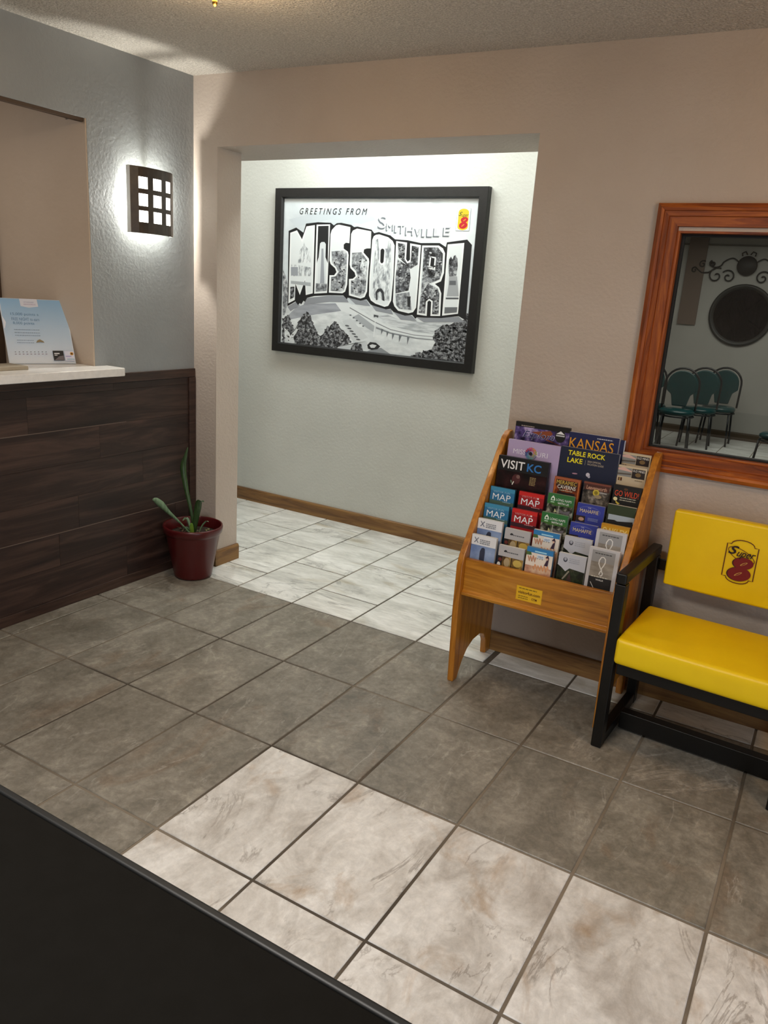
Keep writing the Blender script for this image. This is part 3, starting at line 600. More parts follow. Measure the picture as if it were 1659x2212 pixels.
ART={'black':[(-2.113,5.263),(-1.945,5.323),(-1.779,5.239),(-1.727,5.393),(-1.468,5.42),(-1.186,5.414),(-1.122,5.372),(-1.062,5.409),(-0.971,5.417),(-0.757,5.385),(-0.695,5.35),(-0.63,5.36),(-0.338,5.314),(-0.282,5.258),(-0.19,5.279),(0.043,5.228),(0.138,5.169),(0.386,5.159),(0.637,5.122),(0.987,5.131),(1.104,5.071),(1.118,5.145),(1.476,5.196),(1.566,5.117),(1.579,3.943),(1.441,4.001),(1.125,3.946),(0.658,3.924),(0.638,3.899),(0.571,3.959),(0.431,3.937),(0.226,3.979),(0.203,3.982),(0.135,4.034),(0.049,4.016),(-0.22,4.065),(-0.275,4.081),(-0.34,4.143),(-0.362,4.162),(-0.48,4.13),(-0.758,4.168),(-0.772,4.137),(-0.853,4.2),(-1.182,4.184),(-1.485,4.154),(-1.647,4.111),(-1.686,4.037),(-1.726,4.055),(-1.773,3.987),(-1.807,4.011),(-1.849,3.97),(-1.908,4.031),(-2.09,3.936)],'hole_O_w':[(-0.162,5.012),(-0.121,5.042),(-0.062,5.034),(-0.033,4.992),(-0.032,4.785),(-0.064,4.746),(-0.111,4.749),(-0.148,4.781)],'hole_O':[(-0.134,4.989),(-0.107,5.014),(-0.069,5.005),(-0.056,4.98),(-0.059,4.798),(-0.081,4.774),(-0.11,4.777),(-0.126,4.801)],'hole_R_w':[(0.824,4.922),(0.941,4.908),(0.941,4.707),(0.82,4.72)],'hole_R':[(0.85,4.9),(0.916,4.889),(0.914,4.728),(0.843,4.739)],'band1':[(-1.663,4.105),(-1.181,4.176),(-0.806,4.19),(-0.731,4.085),(-1.144,4.07),(-1.723,3.983)],'band0':[(-2.09,3.928),(-1.891,4.024),(-1.805,3.965),(-2.019,3.849)],'band2':[(-0.727,4.16),(-0.36,4.142),(-0.273,4.049),(-0.582,4.062)],'band3':[(-0.266,4.081),(0.049,4.016),(0.15,4.023),(0.195,3.94),(-0.155,3.978)],'band4':[(0.212,3.978),(0.572,3.942),(0.669,3.865),(0.351,3.866)],'band5':[(0.673,3.914),(1.442,3.991),(1.561,3.912),(0.804,3.856)],'hill':[(-2.083,3.758),(-1.887,3.928),(-1.658,4.007),(-0.954,4.056),(-0.877,3.93),(-1.453,3.827),(-2.03,3.695)],'ripple':[(-0.119,3.894),(0.084,3.933),(0.292,3.874),(0.607,3.861),(0.805,3.847),(1.346,3.887),(1.114,3.779),(1.081,3.694),(0.708,3.676),(0.304,3.729),(0.065,3.797)],'road':[(-1.033,4.076),(-0.769,4.1),(-0.175,3.841),(0.158,3.73),(0.624,3.669),(1.124,3.673),(1.116,3.608),(0.686,3.601),(0.164,3.652),(-0.167,3.73),(-0.632,3.871),(-0.884,3.93)],'roadline':[(-0.702,4.004),(-0.172,3.797),(0.161,3.691),(0.626,3.635),(1.1,3.636),(1.101,3.626),(0.628,3.623),(0.157,3.678),(-0.176,3.782),(-0.707,3.989)],'damshadow':[(-0.135,3.708),(0.166,3.637),(0.687,3.587),(1.022,3.586),(1.01,3.571),(0.689,3.568),(0.162,3.612),(-0.133,3.678)],'build1':[(-0.842,3.75),(-0.674,3.813),(-0.287,3.508),(-0.586,3.399)],'build2':[(-0.63,3.841),(-0.511,3.9),(-0.166,3.718),(-0.183,3.617),(-0.313,3.669)],'lefthill':[(-2.223,4.596),(-2.151,4.471),(-2.087,4.293),(-2.085,3.981),(-2.152,3.766),(-2.193,3.763)],'tree1':[(-2.201,3.696),(-2.051,3.799),(-1.994,3.645),(-1.904,3.52),(-1.827,3.684),(-1.716,3.809),(-1.635,3.867),(-1.55,3.795),(-1.469,3.619),(-1.371,3.483),(-1.288,3.464),(-1.243,3.52),(-1.169,3.654),(-1.119,3.62),(-1.045,3.715),(-0.967,3.746),(-0.866,3.626),(-0.736,3.547),(-0.617,3.397),(-0.909,3.276),(-1.228,3.234),(-1.893,3.233),(-2.181,3.235)],'treelight':[(-2.16,3.526),(-2.074,3.506),(-2.002,3.405),(-1.872,3.549),(-1.83,3.525),(-1.933,3.385),(-1.86,3.257),(-2.132,3.233)],'tree2':[(1.004,3.628),(1.048,3.751),(1.124,3.816),(1.348,3.873),(1.525,3.951),(1.599,4.048),(1.616,3.702),(1.627,3.24),(1.165,3.238),(0.515,3.256),(0.765,3.341),(0.981,3.433),(1.041,3.535)],'bush':[(-0.654,3.24),(-0.614,3.341),(-0.54,3.403),(-0.416,3.384),(-0.359,3.231)],'blob':[(-0.293,3.382),(-0.236,3.437),(-0.116,3.435),(-0.022,3.38),(-0.078,3.325),(-0.197,3.302),(-0.274,3.32)],'blobw':[(-0.247,3.378),(-0.189,3.403),(-0.098,3.391),(-0.139,3.345),(-0.214,3.338)],'pole':[(-0.163,3.805),(-0.151,3.806),(-0.162,3.531),(-0.177,3.53)],'flag1':[(-0.195,3.914),(-0.096,3.903),(-0.102,3.864),(-0.148,3.88),(-0.191,3.865)],'ground':[(-0.005,3.357),(0.133,3.294),(0.255,3.236),(-0.359,3.231),(-0.227,3.299)],'path':[(-1.099,3.246),(-0.313,3.443),(-0.278,3.383),(-0.351,3.338),(-0.415,3.371),(-0.54,3.398),(-0.655,3.247)],'post1':[(-0.03,3.686),(0.021,3.675),(-0.019,3.58)],'post2':[(0.082,3.655),(0.135,3.647),(0.096,3.548)],'post3':[(0.195,3.63),(0.249,3.619),(0.211,3.508)],'post4':[(0.337,3.607),(0.395,3.597),(0.347,3.48)],'post5':[(0.502,3.591),(0.551,3.585),(0.513,3.455)],'dome':[(-1.88,4.712),(-1.867,4.863),(-1.825,4.965),(-1.769,5.011),(-1.752,5.086),(-1.726,5.012),(-1.653,4.957),(-1.613,4.859),(-1.593,4.722)],'capitol':[(-2.038,4.68),(-1.879,4.681),(-1.577,4.643),(-1.576,4.497),(-2.03,4.476)],'capshade':[(-2.036,4.635),(-1.877,4.641),(-1.871,4.494),(-2.03,4.486)],'mbase':[(-2.036,4.283),(-1.942,4.295),(-1.941,4.104),(-2.034,4.062)],'mground':[(-2.027,4.394),(-1.577,4.383),(-1.574,4.319),(-2.025,4.343)],'arch_b':[(-1.458,5.355),(-1.233,5.363),(-1.218,4.736),(-1.273,4.833),(-1.298,5.053),(-1.402,5.063),(-1.422,4.828),(-1.455,4.727)],'arch_w':[(-1.402,5.063),(-1.372,5.088),(-1.309,5.09),(-1.276,5.054),(-1.273,4.833),(-1.24,4.387),(-1.422,4.378),(-1.422,4.828)],'arch_g':[(-1.366,4.978),(-1.325,4.979),(-1.272,4.385),(-1.368,4.38)],'arch_f':[(-1.461,4.376),(-1.218,4.383),(-1.217,4.257),(-1.457,4.229)],'s1':[(-1.144,4.935),(-0.853,4.964),(-0.818,4.897),(-0.815,4.654),(-0.818,4.395),(-0.849,4.287),(-0.888,4.263),(-1.129,4.262),(-1.13,4.502),(-1.036,4.516),(-0.984,4.588),(-1.026,4.67),(-1.124,4.74)],'s2':[(-0.71,4.924),(-0.519,4.942),(-0.398,4.819),(-0.382,4.671),(-0.393,4.307),(-0.435,4.219),(-0.494,4.198),(-0.695,4.236),(-0.706,4.462),(-0.645,4.47),(-0.577,4.542),(-0.607,4.626),(-0.702,4.695)],'s2w':[(-0.514,4.859),(-0.396,4.791),(-0.396,4.526),(-0.531,4.665)],'otower':[(-0.239,5.151),(-0.197,5.171),(-0.171,5.012),(0.002,5.017),(0.006,5.157),(0.068,5.089),(0.084,4.69),(0.096,4.164),(-0.169,4.173),(-0.248,4.242),(-0.252,4.724)],'oarch':[(-0.168,4.161),(-0.183,4.294),(-0.146,4.349),(-0.071,4.36),(-0.017,4.303),(0.009,4.154),(-0.035,4.161),(-0.053,4.277),(-0.096,4.311),(-0.141,4.284),(-0.138,4.16)],'u1':[(0.2,5.111),(0.344,5.096),(0.35,4.853),(0.403,4.792),(0.471,4.811),(0.471,5.076),(0.602,5.057),(0.607,4.781),(0.48,4.706),(0.226,4.884)],'u2':[(0.215,4.848),(0.449,4.74),(0.491,4.566),(0.467,4.353),(0.216,4.292),(0.196,4.553)],'u3':[(0.217,4.28),(0.483,4.33),(0.523,4.19),(0.55,4.037),(0.307,4.045),(0.245,4.101)],'u4':[(0.447,4.257),(0.517,4.261),(0.518,4.083),(0.469,4.091)],'r1':[(0.698,5.055),(0.961,5.062),(1.061,4.968),(1.071,4.685),(1.04,4.564),(0.884,4.492),(0.713,4.577)],'r2':[(0.71,4.296),(0.83,4.489),(1.013,4.417),(1.056,4.338),(1.071,4.001),(0.951,3.997),(0.943,4.211),(0.874,4.246),(0.815,4.196),(0.814,3.995),(0.693,4.003)],'r3':[(0.708,4.565),(0.862,4.583),(0.907,4.539),(0.713,4.319)],'fig':[(1.183,4.882),(1.212,4.928),(1.248,4.884),(1.264,4.941),(1.294,4.953),(1.331,4.898),(1.349,4.787),(1.339,4.628),(1.208,4.618),(1.184,4.735)],'ped':[(1.208,4.618),(1.353,4.624),(1.415,4.313),(1.194,4.3),(1.21,4.462)],'pedd':[(1.223,4.55),(1.338,4.555),(1.345,4.487),(1.224,4.481)],'pedline':[(1.18,4.281),(1.412,4.294),(1.415,4.267),(1.182,4.253)],'pedb':[(1.176,4.125),(1.406,4.14),(1.404,4.058),(1.177,4.024)],'cloud1':[(-2.114,5.457),(-1.539,5.584),(-0.987,5.683),(-0.507,5.638),(-0.262,5.478),(-0.55,5.404),(-1.22,5.467),(-1.945,5.335)],'cloud2':[(0.011,5.641),(0.283,5.733),(0.769,5.756),(0.991,5.646),(0.8,5.423),(0.304,5.484),(0.022,5.504)]}
SMITH=[('S', -0.127, 5.443, 0.156, 0.198), ('M', 0.031, 5.373, 0.14, 0.12), ('I', 0.146, 5.345, 0.044, 0.125), ('T', 0.249, 5.335, 0.109, 0.131), ('H', 0.41, 5.314, 0.143, 0.136), ('V', 0.568, 5.294, 0.113, 0.129), ('I', 0.674, 5.293, 0.056, 0.135), ('L', 0.793, 5.295, 0.104, 0.134), ('L', 0.924, 5.306, 0.11, 0.133), ('E', 1.102, 5.317, 0.116, 0.138)]

fp = thing('framed_print', 'large black framed greetings postcard print hanging on the corridor wall', 'picture', (-.31, 3.78, 3.10))
mitred('frame', fp, -2.40, 1.795, 3.095, 5.985, .175, [(.01, .11), (.05, .12), (.85, .12), (.93, .10), (.98, .085)], 'pic_frame', 'pic_frame', 3.78)
MB().box(-2.26, 1.66, 3.722, 3.775, 3.20, 5.86, 'p_sky').build('print', fp)
a = Art(3.722, .00004)
def rough(P, amp, seed=1, step=.06):
    r = random.Random(seed); out = []
    for i in range(len(P)):
        (x0, z0), (x1, z1) = P[i], P[(i + 1) % len(P)]; n_ = max(1, int(math.hypot(x1 - x0, z1 - z0) / step))
        for k in range(n_): out.append((x0 + (x1 - x0) * k / n_ + r.uniform(-amp, amp), z0 + (z1 - z0) * k / n_ + r.uniform(-amp, amp)))
    return out
def inside(P, x, z):
    c_ = False
    for i in range(len(P)):
        (x0, z0), (x1, z1) = P[i - 1], P[i]
        if (z0 > z) != (z1 > z) and x < (x1 - x0) * (z - z0) / (z1 - z0) + x0: c_ = not c_
    return c_
def dots(a, P, n_, s0, s1, cols, seed):
    r = random.Random(seed); xs = [p[0] for p in P]; zs = [p[1] for p in P]; k = 0; y_ = a.y
    while k < n_:
        x, z = r.uniform(min(xs), max(xs)), r.uniform(min(zs), max(zs)); s_ = r.uniform(s0, s1)
        if not inside(P, x, z): k += .2; continue
        k += 1; a.y = y_; a.ell(x, z, s_ * r.uniform(.8, 2.2), s_, r.choice(cols), r.uniform(-1, 1), 6)
    a.y = y_ - .00008
PX0, PX1, PZ0, PZ1 = -2.22, 1.625, 3.27, 5.81
a.rect(PX0, PZ0, PX1, 4.05, 'p_water')
a.poly(ART['cloud1'], '#c6d0d6').poly(ART['cloud2'], '#dfe8ea')
a.poly(ART['hill'], 'p_hill').poly(ART['ripple'], 'p_ripple').poly(ART['road'], '#dfe5e7').poly(ART['roadline'], '#7d8388').poly(ART['damshadow'], '#80868b')
for k in ('build1', 'path'): a.poly(ART[k], '#cfd5d8')
a.poly(ART['build2'], '#a9afb4')
for k in range(6):
    t = k / 5; x = ART['build1'][0][0] * .62 + ART['build1'][1][0] * .38; x = -.74 + .25 * t; z = 3.68 - .22 * t
    a.ell(x, z, .045, .014, '#565b60', -.6)
for k in range(5):
    t = k / 4; a.rect(-.70 + t * .28, 3.86 - t * .17, -.66 + t * .28, 3.88 - t * .17, '#62676c')
for k in ('post1', 'post2', 'post3', 'post4', 'post5'): a.poly(ART[k], '#6d7378')
a.poly(ART['lefthill'], 'p_photo').poly(rough(ART['tree1'], .018, 1, .03), 'p_foliage').poly(rough(ART['treelight'], .012, 2), 'p_water').poly(rough(ART['tree2'], .018, 3, .03), 'p_foliage').poly(ART['ground'], '#8f959a').poly(ART['bush'], 'p_foliage')
dots(a, ART['tree1'], 120, .006, .018, ['#17181a', '#2a2c2f', '#b4b8bb'], 4); dots(a, ART['tree2'], 170, .008, .022, ['#111214', '#1a1c1e', '#8d9195'], 5)
a.poly(ART['blob'], '#2c2e31').poly(ART['blobw'], '#dde2e4').poly(ART['pole'], '#e9eef0').poly(ART['flag1'], '#4b4f54')
for k in ('band0', 'band1', 'band2', 'band3', 'band4', 'band5'): a.poly(ART[k], '#8f949b')
a.poly(ART['black'], '#15171a')
for k, P in LET.items(): a.poly(P, '#eef3f4')
INN = {k: inset(P, .028) for k, P in LET.items()}
for k in LET: a.poly(INN[k], '#e2e9eb')
for k, m in (('capitol', 'p_tower'), ('capshade', '#9aa0a8'), ('dome', 'p_tower'), ('mground', '#aab0b4'), ('mbase', 'p_foliage'), ('arch_b', '#1c1e20'), ('arch_w', '#d8dfe2'), ('arch_g', '#9aa0a8'), ('arch_f', 'p_photo'),
             ('s1', 'p_photo'), ('s2', 'p_photo'), ('s2w', 'p_tower'), ('otower', 'p_tower'), ('oarch', '#33363a'), ('hole_O_w', '#eef3f4'), ('hole_O', '#15171a'),
             ('u1', 'p_photo_dark'), ('u2', 'p_photo_dark'), ('u3', 'p_photo'), ('u4', '#2b2d30'), ('r1', 'p_photo_dark'), ('r3', 'p_photo'), ('r2', 'p_photo_dark'), ('hole_R_w', '#eef3f4'), ('hole_R', '#15171a'),
             ('fig', 'p_photo_dark'), ('ped', '#a3a8ac'), ('pedd', '#63676b'), ('pedline', '#5b5f63'), ('pedb', '#6a6e72')): a.poly(ART[k], m)
a.text('GREETINGS FROM', -1.875, 5.55, 1.43, .105, '#1f2226', shear=.3, spacing=1.5)
for ch, x, z, w_, h_ in SMITH:
    a.text(ch, x - w_ / 2 - .018, z - h_ / 2 - .02, w_, h_, '#6d747c', join=ch != 'S')
for ch, x, z, w_, h_ in SMITH:
    a.text(ch, x - w_ / 2, z - h_ / 2, w_, h_, '#e9eff1', join=True)
def logo(a, x0, z0, w_, h_, line, fill, script, eight, card=None, lw=.035, skew=0.0):
    def q(u, v): return (x0 + u * w_ + skew * v * w_, z0 + v * h_)
    ol = [(0, .12), (.13, .12)] + [(.5 - .37 * math.cos(t * PI / 10), .12 - .12 * math.sin(t * PI / 10)) for t in range(1, 10)] + [(.87, .12), (1, .12), (1, .88), (.87, .88)] + \
         [(.5 + .37 * math.cos(t * PI / 10), .88 + .12 * math.sin(t * PI / 10)) for t in range(1, 10)] + [(.13, .88), (0, .88)]
    if card: a.rect(x0 - .10 * w_, z0 - .03 * h_, x0 + 1.1 * w_, z0 + 1.02 * h_, '#9aa2aa').rect(x0 - .08 * w_, z0 - .02 * h_, x0 + 1.08 * w_, z0 + 1.01 * h_, card)
    if fill:
        dome = [(.04, .15)] + [(.5 - .46 * math.cos(t * PI / 10), .15 - .15 * math.sin(t * PI / 10)) for t in range(1, 10)] + [(.96, .15), (.96, .83)] + [(.5 + .46 * math.cos(t * PI / 10), .83 + .17 * math.sin(t * PI / 10)) for t in range(1, 10)] + [(.04, .83)]
        a.poly([q(*p) for p in dome], fill)
    if line: a.line([q(*p) for p in ol], w_ * lw, line, True)
    if line: a.line([q(.5 + .44 * math.cos(t), .655 + .13 * math.sin(t) - .10 * math.cos(t)) for t in [k * PI / 12 - .1 for k in range(0, 27)]], w_ * lw * .7, line)
    def e(cu, cv, ru, rv, m, sh=.12):
        a.poly([q(cu + ru * math.cos(2 * PI * k / 28) + sh * rv * 2 * math.sin(2 * PI * k / 28), cv + rv * math.sin(2 * PI * k / 28)) for k in range(28)], m)
    if line: e(.59, .482, .335, .142, '#2a0508', .12); e(.52, .222, .385, .165, '#2a0508', .12)
    e(.61, .485, .32, .138, eight, .12); e(.54, .227, .37, .160, eight, .12)
    hc = fill or '#c89a50'
    e(.63, .475, .060, .050, hc, .9); e(.51, .225, .060, .055, hc, .9); e(.635, .475, .028, .040, eight, .9); e(.515, .225, .028, .044, eight, .9)
    # script word
    a.text('S', *q(.07, .655), w_ * .33, h_ * .20, script, shear=.35, bold=.02)
    a.text('uper', *q(.35, .575), w_ * .60, h_ * .165, script, shear=.5, bold=.01)
logo(a, 1.275, 5.335, .20, .325, None, '#e8c020', '#3c5a1a', '#c01828', card='#dfe6ea')
for k, n_ in (('s1', 45), ('u1', 40), ('u2', 45), ('r1', 45), ('r2', 45), ('s2', 35)): dots(a, inset(ART[k], .015), n_, .006, .016, ['#1b1c1f', '#34363a', '#c9cdd0', '#8a8f94'], len(k) + n_)
a.finish(fp, local=False, pname='print_picture', tname='print_lettering')

# ------------------------------------------------------------------ brochure rack
rk = thing('brochure_rack', 'honey oak brochure rack full of leaflets against the beige wall', 'rack', (4.68, -.15, 0))
prof = [(-.70, 0), (-.745, .9), (-.74, 1.44), (-.70, 1.55), (-.45, 1.90), (-.24, 2.19), (.0, 2.51), (.13, 2.69), (.20, 2.78), (.28, 2.83), (.378, 2.84), (.378, 0), (.24, 0), (.22, .18), (.14, .30), (.0, .355), (-.2, .35), (-.36, .29), (-.47, .19), (-.55, .07), (-.58, 0)]
for x0, x1 in ((3.79, 3.862), (5.505, 5.577)): MB().prism(prof, x0, x1, 'x', 'oak_z').build('side_panel', rk, None, .012, 3)
MB().prism([(-.665, 1.075), (-.70, 1.09), (-.705, 1.12), (-.665, 1.15), (-.665, 1.515), (-.615, 1.515), (-.615, 1.06)], 3.862, 5.505, 'x', 'oak_x').build('front_panel', rk, None, .006)
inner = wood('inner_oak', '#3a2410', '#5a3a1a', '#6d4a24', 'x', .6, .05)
for k in range(7):
    y = -.61 + .13 * k; z = 1.10 + .165 * k
    MB().box(3.862, 5.505, y + .005, min(y + .125, .36), z - .02, z, inner).box(3.862, 5.505, y + .105, y + .125, z, min(z + .165, 2.7), inner).build('shelf', rk)
MB().box(3.862, 5.505, .345, .37, 1.0, 2.72, inner).build('back_panel', rk)
a = Art(-.665, .0008)
def sq(u, v): return (4.487 + u * .29 , 1.195 + v * .165)
a.poly([sq(0, 0), sq(1, 0), sq(1, 1), sq(0, 1)], '#e0a414')
a.poly([sq(.02, .03), sq(.98, .03), sq(.98, .97), sq(.02, .97)], '#e8b51e')
a.dashes(*sq(.1, .80), .20, .012, '#8a6a10', 1, seed=5).text('visitorfun.com', *sq(.07, .47), .25, .035, '#6a3c08', bold=.02)
a.dashes(*sq(.1, .28), .11, .009, '#8a6a10', 2, 2.5, seed=6).text('CTM', *sq(.62, .17), .06, .026, '#5a1c08', bold=.01)
a.finish(rk, local=False, pname='sticker', tname='sticker_lettering')

# brochures: local frame, x right, z up, cover on y = 0 facing -y
BW, BH, MW, MH = .292, .645, .615, .80
def scribble(a, x, z, w_, h_, m, seed, n=5, wd=.006):
    r = random.Random(seed); a.line([(x + w_ * k / (n * 3), z + h_ * (.5 + .5 * math.sin(k * 2.1 + seed)) * r.uniform(.7, 1)) for k in range(n * 3 + 1)], wd, m)
def d_museum(a):
    a.rect(0, 0, BW, BH, 'p_cloudsky').rect(0, BH - .115, BW, BH, '#e6e6e8'); a.line([(.035, BH - .03), (.08, BH - .09)], .010, '#707684').line([(.08, BH - .03), (.035, BH - .09)], .010, '#707684')
    a.dashes(.10, BH - .055, .12, .010, '#7b7d84', 3, 1.9, seed=3); a.poly([(.12, 0), (.115, BH - .18), (.13, BH - .14), (.15, BH - .13), (.17, BH - .14), (.175, BH - .18), (.18, 0)], '#33384c')
def d_wheat(a):
    a.rect(0, 0, BW, BH, 'p_warm').rect(0, BH - .12, BW, BH, '#b8b6b6').poly([(.06, BH - .06), (.08, BH - .045), (.10, BH - .055), (.095, BH - .07), (.065, BH - .07)], '#26282c')
    a.dashes(.10, BH - .072, .13, .011, '#55575c', 1, seed=4).rect(0, BH - .38, .055, BH - .12, '#1c1512').rect(.155, BH - .40, .165, BH - .12, '#2a2016')
    a.ell(.03, BH - .16, .02, .02, '#6a2a20').ell(.23, BH - .17, .05, .04, '#d0b45a').ell(.11, BH - .18, .035, .05, '#b8a27a').ell(.02, BH - .22, .02, .03, '#e8e4dc')
def d_branson(a):
    a.rect(0, 0, BW, BH, 'p_pink').rect(0, BH - .20, BW, BH - .05, '#e9ddce').rect(0, BH - .055, BW, BH, '#2f7db8').rect(.09, BH - .045, .22, BH - .03, '#a8dcf0')
    a.poly([(0, BH - .05), (.05, BH - .052), (.06, BH - .085), (0, BH - .09)], '#4c6a3a')
    scribble(a, .02, BH - .16, .09, .09, '#c88a68', 1, 3, .012); scribble(a, .12, BH - .12, .08, .05, '#5a5a60', 2, 3, .005); scribble(a, .09, BH - .24, .17, .09, '#e0a070', 3, 5, .014)
    a.rect(.12, BH - .105, .20, BH - .065, '#e4eaf0').dashes(.13, BH - .085, .06, .006, '#4a6a90', 2, 2, seed=8)
    a.poly([(.21, BH - .17), (.235, BH - .10), (.215, BH - .08), (.24, BH - .05), (.255, BH - .08), (.25, BH - .17)], '#3a2438').ell(.235, BH - .095, .012, .012, '#e0b8a0')
    a.ell(.06, BH - .33, .05, .05, '#a8707a').ell(.19, BH - .35, .07, .05, '#9a6048')
def d_barn(a):
    a.rect(0, 0, BW, BH, 'p_forest').poly([(0, BH - .13), (.045, BH - .155), (.09, BH - .19), (.13, BH - .15), (BW, BH - .165), (BW, BH), (0, BH)], '#bcbec6')
    a.ell(.075, BH - .065, .022, .026, '#3a3c46').ell(.075, BH - .058, .014, .018, '#a8aab4').dashes(.115, BH - .05, .11, .008, '#a4a6ae', 3, 2.4, seed=9)
    a.line([(.07, BH - .28), (.13, BH - .18)], .016, '#8c8676').poly([(.09, BH - .35), (.14, BH - .19), (.19, BH - .35)], '#3e2a26')
def d_loop(a):
    a.rect(0, 0, .31, BH, '#c4c2c4').rect(.035, .0, .27, BH - .02, 'p_stone').rect(.035, BH - .14, .27, BH - .02, '#9b9a9a').rect(.035, 0, .27, BH - .30, '#1c1a1a')
    a.dashes(.065, BH - .055, .17, .011, '#4e4e50', 1, seed=10)
    P = [(.15 + .034 * math.sin(t) * (1.0 if t < 4.4 else .7), BH - .13 + .055 * math.cos(t)) for t in [k * .35 - 2.4 for k in range(0, 15)]]
    P = [(.135, BH - .27), (.14, BH - .245), (.152, BH - .22), (.135, BH - .19), (.118, BH - .155), (.118, BH - .12), (.135, BH - .085), (.158, BH - .08), (.178, BH - .10), (.180, BH - .135), (.168, BH - .17), (.152, BH - .20), (.158, BH - .235), (.17, BH - .25), (.165, BH - .275), (.145, BH - .28)]
    a.line(P, .011, '#e8e6e2').dashes(.06, BH - .30, .17, .010, '#d8d4c8', 1, seed=11).text('WALK', .11, BH - .335, .08, .018, '#e8e6e2', bold=.01).line([(.06, BH - .36), (.10, BH - .42)], .007, '#c8c6c2')
def d_map(a, top, mid, low, star):
    a.rect(0, 0, BW, BH, mid).rect(0, BH - .045, BW, BH, top).rect(0, BH - .20, BW, BH - .155, low)
    a.text('VISITOR FUN', .035, BH - .062, .20, .020, star).text('MAP', .035, BH - .145, .215, .070, '#eef2f6').dashes(.16, BH - .163, .10, .007, star, 1, seed=12)
def d_bmap(a): d_map(a, '#3f8fb4', '#2c74a0', '#4f6a5c', '#9cc8e0')
def d_rmap(a): d_map(a, '#cc1f1c', '#a01018', '#3a1620', '#e89898'); a.ell(.225, BH - .052, .010, .010, '#f4e0e0')
def d_green(a):
    a.rect(0, 0, BW, BH, 'p_camp').rect(0, BH - .115, BW, BH, '#2c6e36').poly([(0, BH - .10), (.09, BH - .13), (.2, BH - .125), (BW, BH - .12), (BW, BH - .1), (0, BH - .09)], '#3c6a28')
    a.poly([(.035, BH - .075), (.04, BH - .045), (.06, BH - .02), (.08, BH - .045), (.085, BH - .075)], '#e6efe2').ell(.06, BH - .058, .012, .012, '#2c6e36').rect(.038, BH - .10, .08, BH - .085, '#9cc09c')
    a.text('LONG NAPS', .098, BH - .072, .17, .026, '#f0f4ee').text('WITH US', .118, BH - .108, .125, .024, '#f0f4ee', bold=.01)
    a.rect(.135, BH - .24, .142, BH - .12, '#b8baae').poly([(.09, BH - .20), (.095, BH - .16), (.12, BH - .195)], '#d0cf9c').poly([(.15, BH - .16), (.2, BH - .18), (.27, BH - .16), (.25, BH - .21), (.15, BH - .20)], '#6e6a70')
def d_mahaffie(a):
    a.rect(0, 0, BW, BH, '#34429c').rect(.004, .004, BW - .004, BH - .008, '#2f3a98').ell(.135, BH - .075, .12, .052, '#5a62a8').ell(.135, BH - .078, .115, .047, '#2f3a98')
    a.text('THE', .115, BH - .045, .035, .012, '#c8c8dc').text('MAHAFFIE', .035, BH - .095, .20, .038, '#e4d28e')
    a.rect(.0, BH - .20, .10, BH - .135, '#2a1c18').ell(.06, BH - .17, .03, .02, '#c09880').dashes(.13, BH - .15, .11, .006, '#8c98c8', 3, 2, seed=13)
def d_darkgreen(a):
    a.rect(0, 0, BW, BH, '#1c2018').rect(0, BH - .105, BW, BH, '#2c3a1f').rect(.02, BH - .17, BW, BH - .105, '#a9b6c0').poly([(.02, BH - .165), (.09, BH - .16), (.12, BH - .17), (.28, BH - .15), (.28, BH - .21), (.02, BH - .21)], '#14120e')
def d_oakley(a):
    a.rect(0, 0, BW, BH, '#d09a1c').rect(0, BH - .02, BW, BH, '#c48a14').text('OAKLEY', .015, BH - .105, .255, .07, '#f4da80', bold=.02)
def d_meramec(a):
    a.rect(0, 0, BW, BH, 'p_cave').line([(.012, 0), (.012, BH - .012), (BW - .012, BH - .012), (BW - .012, 0)], .014, '#b8642c'); a.rect(0, BH - .025, BW, BH, '#a85a34')
    a.rect(.025, BH - .10, .265, BH - .03, '#3a1a0c').text('MERAMEC', .03, BH - .075, .225, .042, '#d8b84c').text('CAVERNS', .045, BH - .125, .205, .042, '#ece6da', bold=.01).dashes(.07, BH - .145, .15, .008, '#d8c8a8', 1, seed=14)
    a.rect(.05, BH - .3, .25, BH - .16, '#241010')
def d_leaven(a):
    a.rect(0, 0, BW, BH, 'p_horses').rect(0, BH - .02, BW, BH, '#7a4030').rect(.01, BH - .085, BW - .01, BH - .02, '#4a2218').text('Leavenworth', .035, BH - .078, .22, .042, '#c89a80', bold=.015)
    a.ell(.145, BH - .105, .036, .036, '#c8b43c').ell(.145, BH - .105, .020, .020, '#8c7a1c').rect(.185, BH - .105, .26, BH - .092, '#a8a4a0').ell(.17, BH - .145, .04, .02, '#9a8a6a')
def d_gowild(a):
    a.rect(0, 0, BW, BH, '#100c08').text('GO WILD!', .02, BH - .115, .25, .06, '#e04a1e').ell(.13, BH - .035, .022, .012, '#5a3a20')
    a.dashes(.08, BH - .135, .17, .009, '#b8b4a0', 2, 2.6, seed=15).ell(.035, BH - .15, .022, .02, '#e8dca8').poly([(.04, BH - .165), (.06, BH - .18), (.09, BH - .195), (.07, BH - .21), (.045, BH - .19)], '#d8c050')
